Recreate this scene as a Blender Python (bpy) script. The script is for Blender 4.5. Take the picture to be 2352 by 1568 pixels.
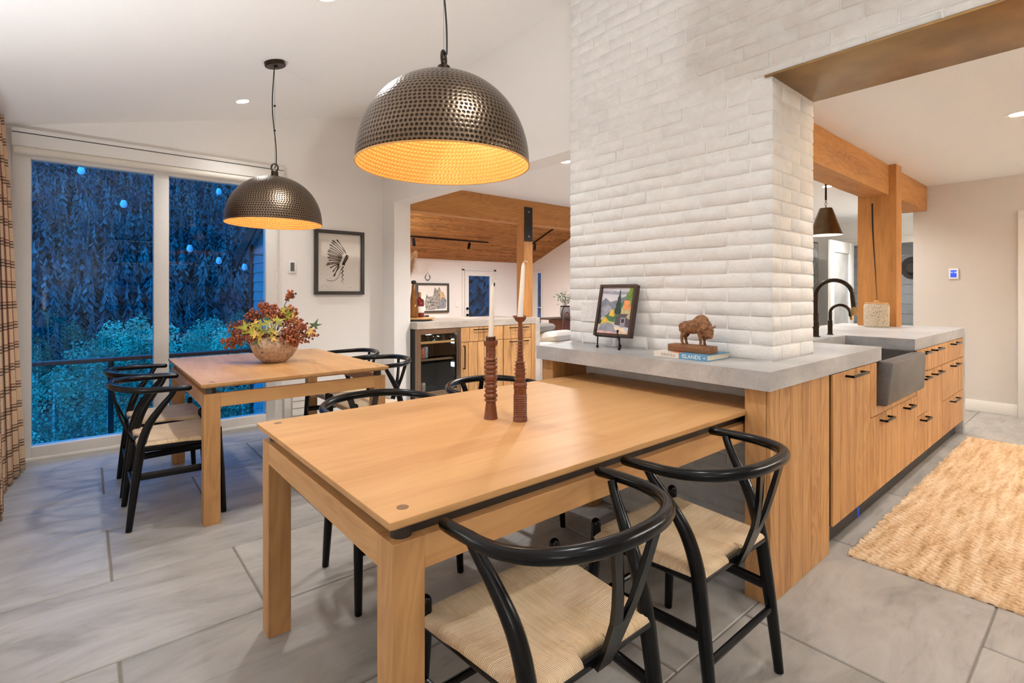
import bpy, bmesh, math, random
from mathutils import Matrix, Vector, noise
R = math.radians
random.seed(7)
SC = bpy.context.scene
COL = SC.collection
for o in list(bpy.data.objects):
    bpy.data.objects.remove(o)

# ------------------------------------------------------------------ camera, sky, exposure
# world axes: X along the long side of the dining tables, Y towards the big window, Z up; the lens stands at (0, 0, 1.215)
F_PX, YAW, HORIZON, EYE = 1165.57, 49.992, 673.46, 1.215
cam = bpy.data.cameras.new('camera')
cam.sensor_width = 36.0
cam.lens = F_PX * 36.0 / 2352.0
cam.shift_y = -(784.0 - HORIZON) / 2352.0
cam.clip_start = 0.02
cam.clip_end = 500
camo = bpy.data.objects.new('camera', cam)
COL.objects.link(camo)
camo.location = (0, 0, EYE)
camo.rotation_euler = (R(90), 0, R(YAW - 90))
SC.camera = camo

w = bpy.data.worlds.new('dusk_sky')
SC.world = w
w.use_nodes = True
bg = w.node_tree.nodes['Background']
bg.inputs[0].default_value = (0.008, 0.19, 0.60, 1)
bg.inputs[1].default_value = 4.8

SC.view_settings.view_transform = 'Standard'
SC.view_settings.look = 'None'
SC.view_settings.exposure = 0.14
SC.view_settings.gamma = 1.0
SC.view_settings.use_curve_mapping = False

SC.cycles.diffuse_bounces = 8
CAN_W = 48.0
UP_W = 150.0         # added fill light: unseen floor lamps and over-cabinet spots          # downlight power
PEND_W = 4.0         # pendant bulb power

# ------------------------------------------------------------------ helpers
def S(r, g, b):
    f = lambda c: c / 12.92 if c <= 0.04045 else ((c + 0.055) / 1.055) ** 2.4
    return (f(r / 255), f(g / 255), f(b / 255), 1)

def NT(name):
    m = bpy.data.materials.new(name)
    m.use_nodes = True
    nt = m.node_tree
    return m, nt, nt.nodes['Principled BSDF']

def nd(nt, typ, ins=None, **at):
    n = nt.nodes.new('ShaderNode' + typ)
    for k, v in at.items():
        setattr(n, k, v)
    for k, v in (ins or {}).items():
        s = n.inputs[k]
        if isinstance(v, bpy.types.NodeSocket):
            nt.links.new(v, s)
        else:
            s.default_value = v
    return n

def ramp(nt, fac, stops, interp='LINEAR'):
    n = nt.nodes.new('ShaderNodeValToRGB')
    cr = n.color_ramp
    cr.interpolation = interp
    while len(cr.elements) > 1:
        cr.elements.remove(cr.elements[-1])
    cr.elements[0].position = stops[0][0]
    cr.elements[0].color = stops[0][1]
    for p, c in stops[1:]:
        e = cr.elements.new(p)
        e.color = c
    nt.links.new(fac, n.inputs[0])
    return n.outputs[0]

def mixc(nt, fac, a, b, mode='MIX'):
    n = nt.nodes.new('ShaderNodeMix')
    n.data_type = 'RGBA'
    n.blend_type = mode
    for k, v in ((0, fac), (6, a), (7, b)):
        if isinstance(v, bpy.types.NodeSocket):
            nt.links.new(v, n.inputs[k])
        else:
            n.inputs[k].default_value = v
    return n.outputs[2]

def mth(nt, op, a, b=0.0):
    n = nt.nodes.new('ShaderNodeMath')
    n.operation = op
    for k, v in ((0, a), (1, b)):
        if isinstance(v, bpy.types.NodeSocket):
            nt.links.new(v, n.inputs[k])
        else:
            n.inputs[k].default_value = v
    return n.outputs[0]

def coords(nt, scale=(1, 1, 1), rnd=True, uv=False):
    tc = nt.nodes.new('ShaderNodeTexCoord')
    v = tc.outputs['UV' if uv else 'Object']
    if rnd:
        oi = nt.nodes.new('ShaderNodeObjectInfo')
        k = mth(nt, 'MULTIPLY', oi.outputs['Random'], 53.0)
        v = nd(nt, 'VectorMath', {0: v, 1: k}, operation='ADD').outputs[0]
    return nd(nt, 'Mapping', {'Vector': v, 'Scale': scale}).outputs[0]

def bump(nt, b, h, strength=0.3, dist=0.002):
    n = nd(nt, 'Bump', {'Height': h, 'Strength': strength, 'Distance': dist})
    nt.links.new(n.outputs[0], b.inputs['Normal'])
    return n

def plain(name, col, rough=0.5, metal=0.0, spec=0.5, emit=None, es=1.0, vary=0.06, bmp=0.0, bs=60, coat=0.0, alpha=None):
    m, nt, b = NT(name)
    c = coords(nt)
    nz = nd(nt, 'TexNoise', {'Vector': c, 'Scale': bs, 'Detail': 4.0}).outputs[0]
    d = tuple(x * (1 - vary * 2) for x in col[:3]) + (1,)
    h = tuple(min(1, x * (1 + vary)) for x in col[:3]) + (1,)
    nt.links.new(ramp(nt, nz, [(0.3, d), (0.7, h)]), b.inputs['Base Color'])
    b.inputs['Roughness'].default_value = rough
    b.inputs['Metallic'].default_value = metal
    b.inputs['Specular IOR Level'].default_value = spec
    b.inputs['Coat Weight'].default_value = coat
    if emit:
        b.inputs['Emission Color'].default_value = emit
        b.inputs['Emission Strength'].default_value = es
    if bmp:
        bump(nt, b, nz, bmp, 0.003)
    return m

def wood(name, light, dark, axis='X', s=1.0, rough=0.45, spec=0.4, pores=0.5, bmp=0.12, rings=0.35):
    m, nt, b = NT(name)
    a = {'X': 0, 'Y': 1, 'Z': 2}[axis]
    def sc(al, ac):
        v = [ac * s] * 3
        v[a] = al * s
        return tuple(v)
    c1 = coords(nt, sc(0.9, 11))
    n1 = nd(nt, 'TexNoise', {'Vector': c1, 'Scale': 1.0, 'Detail': 5.0, 'Distortion': 0.8}).outputs[0]
    c2 = coords(nt, sc(6, 190))
    n2 = nd(nt, 'TexNoise', {'Vector': c2, 'Scale': 1.0, 'Detail': 3.0}).outputs[0]
    c3 = coords(nt, sc(0.8, 5))
    n3 = nd(nt, 'TexNoise', {'Vector': c3, 'Scale': 1.0, 'Detail': 2.0, 'Distortion': 1.5}).outputs[0]
    rg = mth(nt, 'SINE', mth(nt, 'MULTIPLY', n3, 60.0))
    rg = mth(nt, 'MULTIPLY', rg, rings)
    g = mth(nt, 'ADD', mth(nt, 'MULTIPLY', n1, 0.8), mth(nt, 'MULTIPLY', rg, 0.18))
    g = mth(nt, 'ADD', g, mth(nt, 'MULTIPLY', n2, pores * 0.4))
    mid = tuple((x * 0.6 + y * 0.4) for x, y in zip(light, dark))
    nt.links.new(ramp(nt, g, [(0.28, dark), (0.5, mid), (0.72, light)]), b.inputs['Base Color'])
    b.inputs['Roughness'].default_value = rough
    b.inputs['Specular IOR Level'].default_value = spec
    bump(nt, b, n2, bmp, 0.001)
    return m

WM = {}
def put(o, parent=None, M=None):
    M = M or Matrix()
    COL.objects.link(o)
    if parent is not None:
        o.parent = parent
        o.matrix_parent_inverse = WM[parent].inverted()
    o.matrix_basis = M
    WM[o] = M.copy()
    return o

def tag(o, label=None, cat=None, group=None, kind=None):
    if label: o['label'] = label
    if cat: o['category'] = cat
    if group: o['group'] = group
    if kind: o['kind'] = kind
    return o

def thing(name, loc, label, cat, group=None, rz=0.0):
    o = bpy.data.objects.new(name, None)
    o.empty_display_size = 0.05
    put(o, None, Matrix.Translation(loc) @ Matrix.Rotation(rz, 4, 'Z'))
    return tag(o, label, cat, group)

def dup(root, M, label=None, group=None):
    r = root.copy()
    put(r, None, M)
    if label: r['label'] = label
    if group: r['group'] = group
    def rec(src, dst):
        for ch in list(src.children):
            c = ch.copy()
            COL.objects.link(c)
            c.parent = dst
            WM[c] = Matrix()
            rec(ch, c)
    rec(root, r)
    return r

def cr(pts, k=6):
    """Catmull-Rom through points of any dimension"""
    out = []
    n = len(pts)
    for i in range(n - 1):
        p0, p1, p2, p3 = pts[max(i - 1, 0)], pts[i], pts[i + 1], pts[min(i + 2, n - 1)]
        for j in range(k):
            t = j / k
            out.append(tuple(0.5 * ((2 * b) + (-a + c) * t + (2 * a - 5 * b + 4 * c - d) * t * t + (-a + 3 * b - 3 * c + d) * t ** 3)
                             for a, b, c, d in zip(p0, p1, p2, p3)))
    out.append(tuple(pts[-1]))
    return out

class B:
    def __init__(s):
        s.v, s.f, s.uv, s.mi = [], [], {}, {}
    def add(s, vs, fs, M=None):
        o = len(s.v)
        for p in vs:
            p = Vector(p)
            s.v.append(tuple(M @ p) if M else tuple(p))
        for f in fs:
            s.f.append(tuple(i + o for i in f))
        return s
    def box(s, x0, x1, y0, y1, z0, z1, M=None):
        return s.add([(x0, y0, z0), (x1, y0, z0), (x1, y1, z0), (x0, y1, z0), (x0, y0, z1), (x1, y0, z1), (x1, y1, z1), (x0, y1, z1)],
                     [(0, 3, 2, 1), (4, 5, 6, 7), (0, 1, 5, 4), (1, 2, 6, 5), (2, 3, 7, 6), (3, 0, 4, 7)], M)
    def hexa(s, b4, t4):
        return s.add(list(b4) + list(t4), [(0, 3, 2, 1), (4, 5, 6, 7), (0, 1, 5, 4), (1, 2, 6, 5), (2, 3, 7, 6), (3, 0, 4, 7)])
    def prism(s, poly, fn):
        """poly in 2-D, fn(u, v, side) -> point; side 0/1"""
        n = len(poly)
        vs = [fn(u, v, 0) for u, v in poly] + [fn(u, v, 1) for u, v in poly]
        fs = [tuple(range(n))[::-1], tuple(range(n, 2 * n))] + [(i, (i + 1) % n, n + (i + 1) % n, n + i) for i in range(n)]
        return s.add(vs, fs)
    def tube(s, pts, r, n=10, caps=True, up=None, flat=None, closed=False, M=None, dome=False):
        P = [Vector(p[:3]) for p in pts]
        m = len(P)
        rad = [r] * m if isinstance(r, (int, float)) else list(r)
        if dome:
            for end in (0, -1):
                a, b_ = (P[0], P[1]) if end == 0 else (P[-1], P[-2])
                d = (a - b_).normalized()
                rr = rad[end]
                ex = [(a + d * rr * 0.5, rr * 0.87), (a + d * rr * 0.85, rr * 0.5), (a + d * rr, rr * 0.12)]
                if end == 0:
                    P = [e[0] for e in ex][::-1] + P; rad = [e[1] for e in ex][::-1] + rad
                else:
                    P = P + [e[0] for e in ex]; rad = rad + [e[1] for e in ex]
            m = len(P)
        T = []
        for i in range(m):
            if closed:
                t = P[(i + 1) % m] - P[i - 1]
            else:
                t = P[min(i + 1, m - 1)] - P[max(i - 1, 0)]
            T.append(t.normalized() if t.length > 1e-9 else Vector((0, 0, 1)))
        ref = Vector((0, 0, 1)) if abs(T[0].z) < 0.9 else Vector((1, 0, 0))
        nrm = (ref - T[0] * ref.dot(T[0])).normalized()
        vs = []
        for i in range(m):
            if up is not None:
                u_ = Vector(up)
                nrm = (u_ - T[i] * u_.dot(T[i])).normalized()
            else:
                nrm = (nrm - T[i] * nrm.dot(T[i])).normalized()
            bi = T[i].cross(nrm)
            fl = 1.0 if flat is None else (flat if isinstance(flat, (int, float)) else flat[i])
            for k in range(n):
                a = 2 * math.pi * k / n
                vs.append(P[i] + nrm * (rad[i] * math.cos(a)) + bi * (rad[i] * fl * math.sin(a)))
        fs = []
        for i in range(m if closed else m - 1):
            i2 = (i + 1) % m
            for k in range(n):
                k2 = (k + 1) % n
                fs.append((i * n + k, i * n + k2, i2 * n + k2, i2 * n + k))
        if caps and not closed:
            fs.append(tuple(range(n))[::-1])
            fs.append(tuple(range((m - 1) * n, m * n)))
        return s.add(vs, fs, M)
    def lathe(s, prof, n=24, c=(0, 0, 0), M=None, wob=None, caps=True):
        vs, fs = [], []
        m = len(prof)
        for (r, z) in prof:
            for k in range(n):
                a = 2 * math.pi * k / n
                rr = r * (wob(a, z) if wob else 1)
                vs.append((c[0] + rr * math.cos(a), c[1] + rr * math.sin(a), c[2] + z))
        for i in range(m - 1):
            for k in range(n):
                k2 = (k + 1) % n
                fs.append((i * n + k, i * n + k2, (i + 1) * n + k2, (i + 1) * n + k))
        if caps and prof[0][0] > 1e-4: fs.append(tuple(range(n))[::-1])
        if caps and prof[-1][0] > 1e-4: fs.append(tuple(range((m - 1) * n, m * n)))
        return s.add(vs, fs, M)
    def ball(s, c, r, n=8, m=6, sc=(1, 1, 1), M=None):
        pr = [(max(1e-5, math.sin(math.pi * i / m)) , -math.cos(math.pi * i / m)) for i in range(m + 1)]
        vs, fs = [], []
        for (rr, z) in pr:
            for k in range(n):
                a = 2 * math.pi * k / n
                vs.append((c[0] + r * sc[0] * rr * math.cos(a), c[1] + r * sc[1] * rr * math.sin(a), c[2] + r * sc[2] * z))
        for i in range(m):
            for k in range(n):
                k2 = (k + 1) % n
                fs.append((i * n + k, i * n + k2, (i + 1) * n + k2, (i + 1) * n + k))
        return s.add(vs, fs, M)
    def disc(s, c, r, n=24, ax='Z', r2=None):
        vs = []
        for k in range(n):
            a = 2 * math.pi * k / n
            u, v = r * math.cos(a), (r2 or r) * math.sin(a)
            vs.append({'Z': (c[0] + u, c[1] + v, c[2]), 'X': (c[0], c[1] + u, c[2] + v), 'Y': (c[0] + u, c[1], c[2] + v)}[ax])
        return s.add(vs, [tuple(range(n))])
    def grid(s, nu, nv, fn, uvfn=None):
        o = len(s.v)
        for j in range(nv + 1):
            for i in range(nu + 1):
                s.v.append(tuple(fn(i / nu, j / nv)))
        for j in range(nv):
            for i in range(nu):
                a = o + j * (nu + 1) + i
                q = (a, a + 1, a + nu + 2, a + nu + 1)
                if uvfn:
                    s.uv[len(s.f)] = [uvfn(i / nu, j / nv), uvfn((i + 1) / nu, j / nv), uvfn((i + 1) / nu, (j + 1) / nv), uvfn(i / nu, (j + 1) / nv)]
                s.f.append(q)
        return s
    def mesh(s, name, smooth=False, bevel=0.0, seg=2, angle=35, jit=0.0, fix=False):
        me = bpy.data.meshes.new(name)
        me.from_pydata(s.v, [], s.f)
        if s.uv:
            ul = me.uv_layers.new(name='UVMap')
            for fi, uvs in s.uv.items():
                p = me.polygons[fi]
                for li, uv in zip(p.loop_indices, uvs):
                    ul.data[li].uv = uv
        if bevel or fix:
            bm = bmesh.new()
            bm.from_mesh(me)
            if fix:
                bmesh.ops.recalc_face_normals(bm, faces=bm.faces)
            if bevel:
                bmesh.ops.bevel(bm, geom=[e for e in bm.edges if e.is_manifold and e.calc_face_angle(0) > 0.3], offset=bevel, segments=seg, affect='EDGES', profile=0.5, clamp_overlap=True)
            if jit:
                for v in bm.verts:
                    v.co += Vector((random.uniform(-jit, jit), random.uniform(-jit, jit), random.uniform(-jit, jit)))
            bm.to_mesh(me)
            bm.free()
        if smooth or bevel:
            me.shade_smooth()
            if angle < 180:
                me.set_sharp_from_angle(angle=R(angle))
        me.update()
        return me
    def build(s, name, mat, parent=None, smooth=False, bevel=0.0, seg=2, angle=35, local=False, M=None, **kw):
        me = s.mesh(name, smooth, bevel, seg, angle, **kw)
        return obj(name, me, mat, parent, M=(WM[parent] if local and parent else M), recenter=(parent is None and M is None))

def obj(name, me, mat, parent=None, M=None, recenter=False):
    if isinstance(mat, (list, tuple)):
        for k in mat: me.materials.append(k)
    elif mat and not me.materials:
        me.materials.append(mat)
    o = bpy.data.objects.new(name, me)
    if recenter and len(me.vertices):
        xs = [v.co.x for v in me.vertices]; ys = [v.co.y for v in me.vertices]; zs = [v.co.z for v in me.vertices]
        c = Vector(((min(xs) + max(xs)) / 2, (min(ys) + max(ys)) / 2, min(zs)))
        me.transform(Matrix.Translation(-c))
        M = Matrix.Translation(c)
    return put(o, parent, M)

def struct(name, b, mat, parent=None, label=None, **kw):
    o = b.build(name, mat, parent, **kw)
    if parent is None: o['kind'] = 'structure'
    if label: o['label'] = label
    return o

def text_mesh(txt, size, extr=0.0004):
    cu = bpy.data.curves.new('t', 'FONT')
    cu.body = txt
    cu.size = size
    cu.extrude = extr
    cu.align_x = 'CENTER'
    cu.align_y = 'CENTER'
    o = bpy.data.objects.new('t', cu)
    COL.objects.link(o)
    dg = bpy.context.evaluated_depsgraph_get()
    me = bpy.data.meshes.new_from_object(o.evaluated_get(dg))
    bpy.data.objects.remove(o)
    return me

def remeshed(b, voxel, smooth_it=0):
    me = b.mesh('tmp')
    o = bpy.data.objects.new('tmp', me)
    COL.objects.link(o)
    md = o.modifiers.new('r', 'REMESH')
    md.mode = 'VOXEL'
    md.voxel_size = voxel
    if smooth_it:
        sm = o.modifiers.new('s', 'SMOOTH')
        sm.iterations = smooth_it
        sm.factor = 0.5
    dg = bpy.context.evaluated_depsgraph_get()
    r = bpy.data.meshes.new_from_object(o.evaluated_get(dg))
    bpy.data.objects.remove(o)
    r.shade_smooth()
    return r

# ------------------------------------------------------------------ materials
WALL = S(234, 230, 225)
M = {}
M['wall'] = plain('white_plaster', WALL, 0.75, vary=0.015, bmp=0.04, bs=180)
M['ceil'] = plain('ceiling_paint', S(246, 245, 243), 0.85, vary=0.01, bmp=0.03, bs=120)
M['trim'] = plain('white_trim', S(230, 226, 219), 0.4, vary=0.01)
M['frame'] = plain('white_window_frame', S(226, 221, 214), 0.4, vary=0.01)
M['black'] = plain('black_lacquer', S(10, 10, 11), 0.22, vary=0.1, bs=30, spec=0.28, bmp=0.015)
M['iron'] = plain('black_iron', S(22, 20, 19), 0.45, vary=0.15, bs=40, metal=0.3)
M['bronze'] = plain('dark_bronze', S(62, 50, 40), 0.32, metal=0.9, vary=0.1, bs=40)
M['lintel'] = plain('lintel_steel', S(168, 136, 94), 0.42, metal=1.0, vary=0.12, bs=6)
M['bronze2'] = plain('aged_bronze', S(112, 94, 72), 0.32, metal=1.0, vary=0.1, bs=20)
M['shelfled'] = None
M['brass'] = plain('brushed_brass', S(176, 138, 84), 0.3, metal=1.0, vary=0.08)
M['steel'] = plain('warm_stainless', S(150, 128, 108), 0.32, metal=1.0, vary=0.04)
M['inlay'] = plain('inlay_walnut', S(128, 96, 66), 0.4)
M['dark'] = plain('dark_gap', S(30, 28, 27), 0.7, vary=0.1)
M['kick'] = plain('dark_toe_kick', S(52, 46, 40), 0.5, vary=0.1, bs=20)
M['oakX'] = wood('oak_along_x', S(210, 164, 110), S(188, 138, 86), 'X', 1.0, 0.4, pores=0.5, rings=0.2)
M['oakY'] = wood('oak_along_y', S(210, 164, 110), S(184, 134, 82), 'Y', 1.0, 0.4, pores=0.5)
M['oakZ'] = wood('oak_upright', S(204, 156, 102), S(160, 112, 66), 'Z', 1.0, 0.45, pores=0.6)
M['oakcab'] = wood('oak_cabinet_board', S(202, 154, 100), S(158, 110, 64), 'Z', 1.0, 0.45, pores=0.6, rings=0.5)
M['beamX'] = wood('timber_beam', S(192, 134, 72), S(150, 96, 46), 'X', 0.9, 0.6, pores=1.0, bmp=0.3, rings=0.4)
M['beamZ'] = wood('timber_post', S(192, 134, 72), S(150, 96, 46), 'Z', 0.9, 0.6, pores=1.0, bmp=0.3, rings=0.3)
M['board'] = wood('rough_ceiling_board', S(176, 122, 62), S(98, 58, 24), 'X', 0.8, 0.7, pores=0.7, bmp=0.3, rings=0.6)
M['walnut'] = wood('turned_walnut', S(132, 76, 46), S(78, 40, 22), 'Z', 2.0, 0.35, pores=0.5)
M['walframe'] = wood('dark_frame_wood', S(82, 58, 42), S(44, 30, 22), 'Z', 3.0, 0.55)
M['plinth'] = wood('carved_plinth_wood', S(142, 98, 62), S(92, 58, 34), 'Y', 3.0, 0.6)
M['railwood'] = wood('deck_rail_wood', S(120, 62, 40), S(70, 34, 22), 'X', 2.0, 0.5)
M['wax'] = plain('white_wax', S(240, 236, 228), 0.45, vary=0.01)
M['linen'] = plain('off_white_linen', S(226, 218, 204), 0.9, vary=0.03, bmp=0.1, bs=250)
M['greyfab'] = plain('grey_fabric', S(150, 144, 136), 0.9, vary=0.05, bmp=0.1, bs=250)
M['white'] = plain('white_plastic', S(238, 235, 230), 0.35, vary=0.005)
M['grey'] = plain('grey_plastic', S(92, 90, 86), 0.4, vary=0.02)
M['paper'] = plain('cream_paper', S(238, 231, 222), 0.85, vary=0.03, bs=8)
M['ink'] = plain('dark_ink', S(34, 24, 18), 0.8, vary=0.3, bs=70)
M['inkb'] = plain('brown_ink', S(120, 94, 74), 0.8, vary=0.2, bs=70)
M['hill'] = plain('hillside_earth', S(40, 62, 58), 0.95, vary=0.2, bs=0.6)
M['bark'] = plain('dark_bark', S(48, 44, 42), 0.9, vary=0.2)
M['aspenbark'] = plain('pale_aspen_bark', S(196, 200, 192), 0.8, vary=0.2, bs=6)
M['berry'] = plain('rust_berry', S(172, 98, 62), 0.5, vary=0.4, bs=18)
M['stem'] = plain('dry_stem', S(72, 64, 36), 0.7)
M['leafg'] = plain('green_maple_leaf', S(150, 150, 44), 0.55, vary=0.3, bs=25)
M['leafy'] = plain('yellow_maple_leaf', S(214, 176, 84), 0.55, vary=0.25, bs=25)
M['leafd'] = plain('dark_green_leaf', S(58, 84, 44), 0.5, vary=0.25, bs=25)
M['blue'] = plain('blue_book_cloth', S(96, 150, 184), 0.55, vary=0.04)
M['cream'] = plain('cream_book_cloth', S(222, 212, 200), 0.6, vary=0.02)
M['orange'] = plain('orange_print', S(222, 120, 72), 0.6)
M['pages'] = plain('page_edges', S(232, 220, 196), 0.8, vary=0.05, bs=200)
M['taupe'] = plain('taupe_print', S(150, 132, 120), 0.7)
M['pampas'] = plain('pampas_plume', S(242, 218, 184), 0.9, vary=0.1)
M['cord'] = plain('black_flex', S(20, 19, 18), 0.5)
M['sling'] = plain('dark_slate_siding', S(120, 122, 124), 0.7, vary=0.08, bs=5)

def glassy(name, tint=(1, 1, 1, 1), rough=0.0, ior=1.5, body=None):
    """thin pane: clear straight through, mirror-like by Fresnel"""
    m, nt, b = NT(name)
    tr = nd(nt, 'BsdfTransparent', {'Color': tint})
    gl = nd(nt, 'BsdfGlossy', {'Color': (1, 1, 1, 1), 'Roughness': rough})
    fr = nd(nt, 'Fresnel', {'IOR': ior})
    nz = nd(nt, 'TexNoise', {'Vector': coords(nt), 'Scale': 3.0})
    bp = nd(nt, 'Bump', {'Height': nz.outputs[0], 'Strength': 0.004, 'Distance': 0.01})
    nt.links.new(bp.outputs[0], gl.inputs['Normal'])
    mx = nd(nt, 'MixShader', {0: fr.outputs[0], 1: tr.outputs[0], 2: gl.outputs[0]})
    nt.links.new(mx.outputs[0], nt.nodes['Material Output'].inputs[0])
    return m
M['pane'] = glassy('window_glass', (0.93, 0.96, 0.96, 1), 0.0, 1.29)
M['pane2'] = glassy('picture_glass', (0.97, 0.97, 0.97, 1), 0.0, 1.18)
M['clear'] = plain('bulb_glass', S(214, 234, 244), 0.1, vary=0.02, coat=0.5)  # pale blue base colour stands in for sky reflected in the bulbs

def liquid(name, col, rough=0.05):
    m, nt, b = NT(name)
    nz = nd(nt, 'TexNoise', {'Vector': coords(nt), 'Scale': 20.0}).outputs[0]
    nt.links.new(ramp(nt, nz, [(0.3, tuple(x * 0.7 for x in col[:3]) + (1,)), (0.7, col)]), b.inputs['Base Color'])
    b.inputs['Roughness'].default_value = rough
    b.inputs['Transmission Weight'].default_value = 0.55
    return m
M['amber'] = liquid('amber_bottle_glass', S(170, 110, 36))
M['red'] = liquid('red_spirit', S(150, 42, 30))
M['greenglass'] = liquid('dark_wine_glass', S(30, 40, 30))

def emis(name, col, st):
    m, nt, b = NT(name)
    nz = nd(nt, 'TexNoise', {'Vector': coords(nt), 'Scale': 5.0}).outputs[0]
    c = ramp(nt, nz, [(0.0, col), (1.0, col)])
    nt.links.new(c, b.inputs['Emission Color'])
    b.inputs['Base Color'].default_value = col
    b.inputs['Emission Strength'].default_value = st
    return m
M['lamp'] = emis('lit_lamp_lens', (1, 0.93, 0.82, 1), 14.0)
M['bulb'] = emis('lit_filament_bulb', (1, 0.78, 0.48, 1), 12.0)
M['shelfled'] = emis('warm_led_strip', (1, 0.9, 0.75, 1), 2.5)
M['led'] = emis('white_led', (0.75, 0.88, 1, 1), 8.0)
M['screen'] = emis('blue_screen', S(30, 70, 190), 0.9)
M['screenw'] = emis('white_digits', S(220, 235, 255), 1.2)

# concrete
def concrete(name, a, b_, warm):
    m, nt, b = NT(name)
    n1 = nd(nt, 'TexNoise', {'Vector': coords(nt, (2.2, 2.2, 5.0)), 'Scale': 1.0, 'Detail': 6.0, 'Roughness': 0.62, 'Distortion': 0.5}).outputs[0]
    n2 = nd(nt, 'TexNoise', {'Vector': coords(nt), 'Scale': 90.0, 'Detail': 3.0}).outputs[0]
    vo = nd(nt, 'TexVoronoi', {'Vector': coords(nt), 'Scale': 55.0}).outputs[0]
    g = mth(nt, 'ADD', mth(nt, 'MULTIPLY', n1, 0.8), mth(nt, 'MULTIPLY', n2, 0.2))
    c = ramp(nt, g, [(0.3, a), (0.52, b_), (0.7, warm)])
    pit = ramp(nt, vo, [(0.0, (0.25, 0.25, 0.25, 1)), (0.05, (1, 1, 1, 1))])
    nt.links.new(mixc(nt, 0.5, c, pit, 'MULTIPLY'), b.inputs['Base Color'])
    b.inputs['Roughness'].default_value = 0.38
    bump(nt, b, n2, 0.06, 0.002)
    return m
M['conc'] = concrete('grey_concrete', S(138, 138, 138), S(172, 171, 170), S(198, 195, 191))
M['concw'] = concrete('warm_concrete', S(160, 148, 136), S(186, 174, 162), S(204, 192, 180))
M['sink'] = concrete('dark_concrete', S(62, 58, 55), S(88, 83, 79), S(112, 106, 100))

# floor slab
m, nt, b = NT('limestone_tile')
n1 = nd(nt, 'TexNoise', {'Vector': coords(nt, (1.4, 4.0, 1)), 'Scale': 1.0, 'Detail': 7.0, 'Roughness': 0.65, 'Distortion': 1.0}).outputs[0]
n2 = nd(nt, 'TexNoise', {'Vector': coords(nt, (5, 22, 1)), 'Scale': 1.0, 'Detail': 6.0, 'Roughness': 0.7, 'Distortion': 0.6}).outputs[0]
n3 = nd(nt, 'TexNoise', {'Vector': coords(nt), 'Scale': 160.0, 'Detail': 2.0}).outputs[0]
c = ramp(nt, n1, [(0.3, S(140, 136, 129)), (0.5, S(166, 161, 154)), (0.7, S(182, 178, 171))])
st = ramp(nt, n2, [(0.3, (0.62, 0.62, 0.63, 1)), (0.45, (0.97, 0.97, 0.97, 1)), (0.7, (1, 1, 1, 1))])
nt.links.new(mixc(nt, 0.45, c, st, 'MULTIPLY'), b.inputs['Base Color'])
nt.links.new(ramp(nt, n2, [(0.3, (0.55,) * 3 + (1,)), (0.6, (0.4,) * 3 + (1,))]), b.inputs['Roughness'])
b.inputs['Specular IOR Level'].default_value = 0.35
h = mth(nt, 'ADD', mth(nt, 'MULTIPLY', n2, 0.8), mth(nt, 'MULTIPLY', n3, 0.2))
bump(nt, b, h, 0.25, 0.003)
M['tile'] = m
M['grout'] = plain('grout', S(128, 120, 110), 0.9, vary=0.08, bs=80)

# painted brick
m, nt, b = NT('white_painted_brick')
n1 = nd(nt, 'TexNoise', {'Vector': coords(nt), 'Scale': 14.0, 'Detail': 5.0, 'Roughness': 0.6, 'Distortion': 0.8}).outputs[0]
n2 = nd(nt, 'TexNoise', {'Vector': coords(nt), 'Scale': 70.0, 'Detail': 4.0}).outputs[0]
nt.links.new(ramp(nt, n1, [(0.3, S(222, 219, 215)), (0.7, S(234, 232, 228))]), b.inputs['Base Color'])
b.inputs['Roughness'].default_value = 0.6
bump(nt, b, mth(nt, 'ADD', n1, mth(nt, 'MULTIPLY', n2, 0.35)), 0.5, 0.008)
M['brick'] = m

# woven paper cord: strands across the uv
m, nt, b = NT('paper_cord')
uv = nd(nt, 'SeparateXYZ', {0: coords(nt, (1, 1, 1), rnd=False, uv=True)})
fr = mth(nt, 'FRACT', mth(nt, 'MULTIPLY', uv.outputs[0], 1.0))
d = mth(nt, 'ABSOLUTE', mth(nt, 'SUBTRACT', fr, 0.5))
tw = mth(nt, 'SINE', mth(nt, 'MULTIPLY', mth(nt, 'ADD', mth(nt, 'MULTIPLY', uv.outputs[1], 1.0), fr), 6.283))
hh = mth(nt, 'SUBTRACT', mth(nt, 'MULTIPLY', tw, 0.06), mth(nt, 'MULTIPLY', mth(nt, 'MULTIPLY', d, d), 4.0))
row = nd(nt, 'TexWhiteNoise', {0: nd(nt, 'CombineXYZ', {0: mth(nt, 'FLOOR', uv.outputs[0])}).outputs[0]}, noise_dimensions='3D').outputs[0]
nz = nd(nt, 'TexNoise', {'Vector': coords(nt), 'Scale': 9.0, 'Detail': 3.0}).outputs[0]
v = mth(nt, 'ADD', mth(nt, 'MULTIPLY', row, 0.22), mth(nt, 'MULTIPLY', nz, 0.78))
c = ramp(nt, v, [(0.2, S(206, 172, 130)), (0.5, S(230, 202, 164)), (0.85, S(242, 220, 190))])
gap = ramp(nt, d, [(0.36, (1, 1, 1, 1)), (0.5, (0.42, 0.36, 0.28, 1))])
nt.links.new(mixc(nt, 1.0, c, gap, 'MULTIPLY'), b.inputs['Base Color'])
b.inputs['Roughness'].default_value = 0.75
bump(nt, b, hh, 0.7, 0.002)
M['cordweave'] = m

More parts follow.
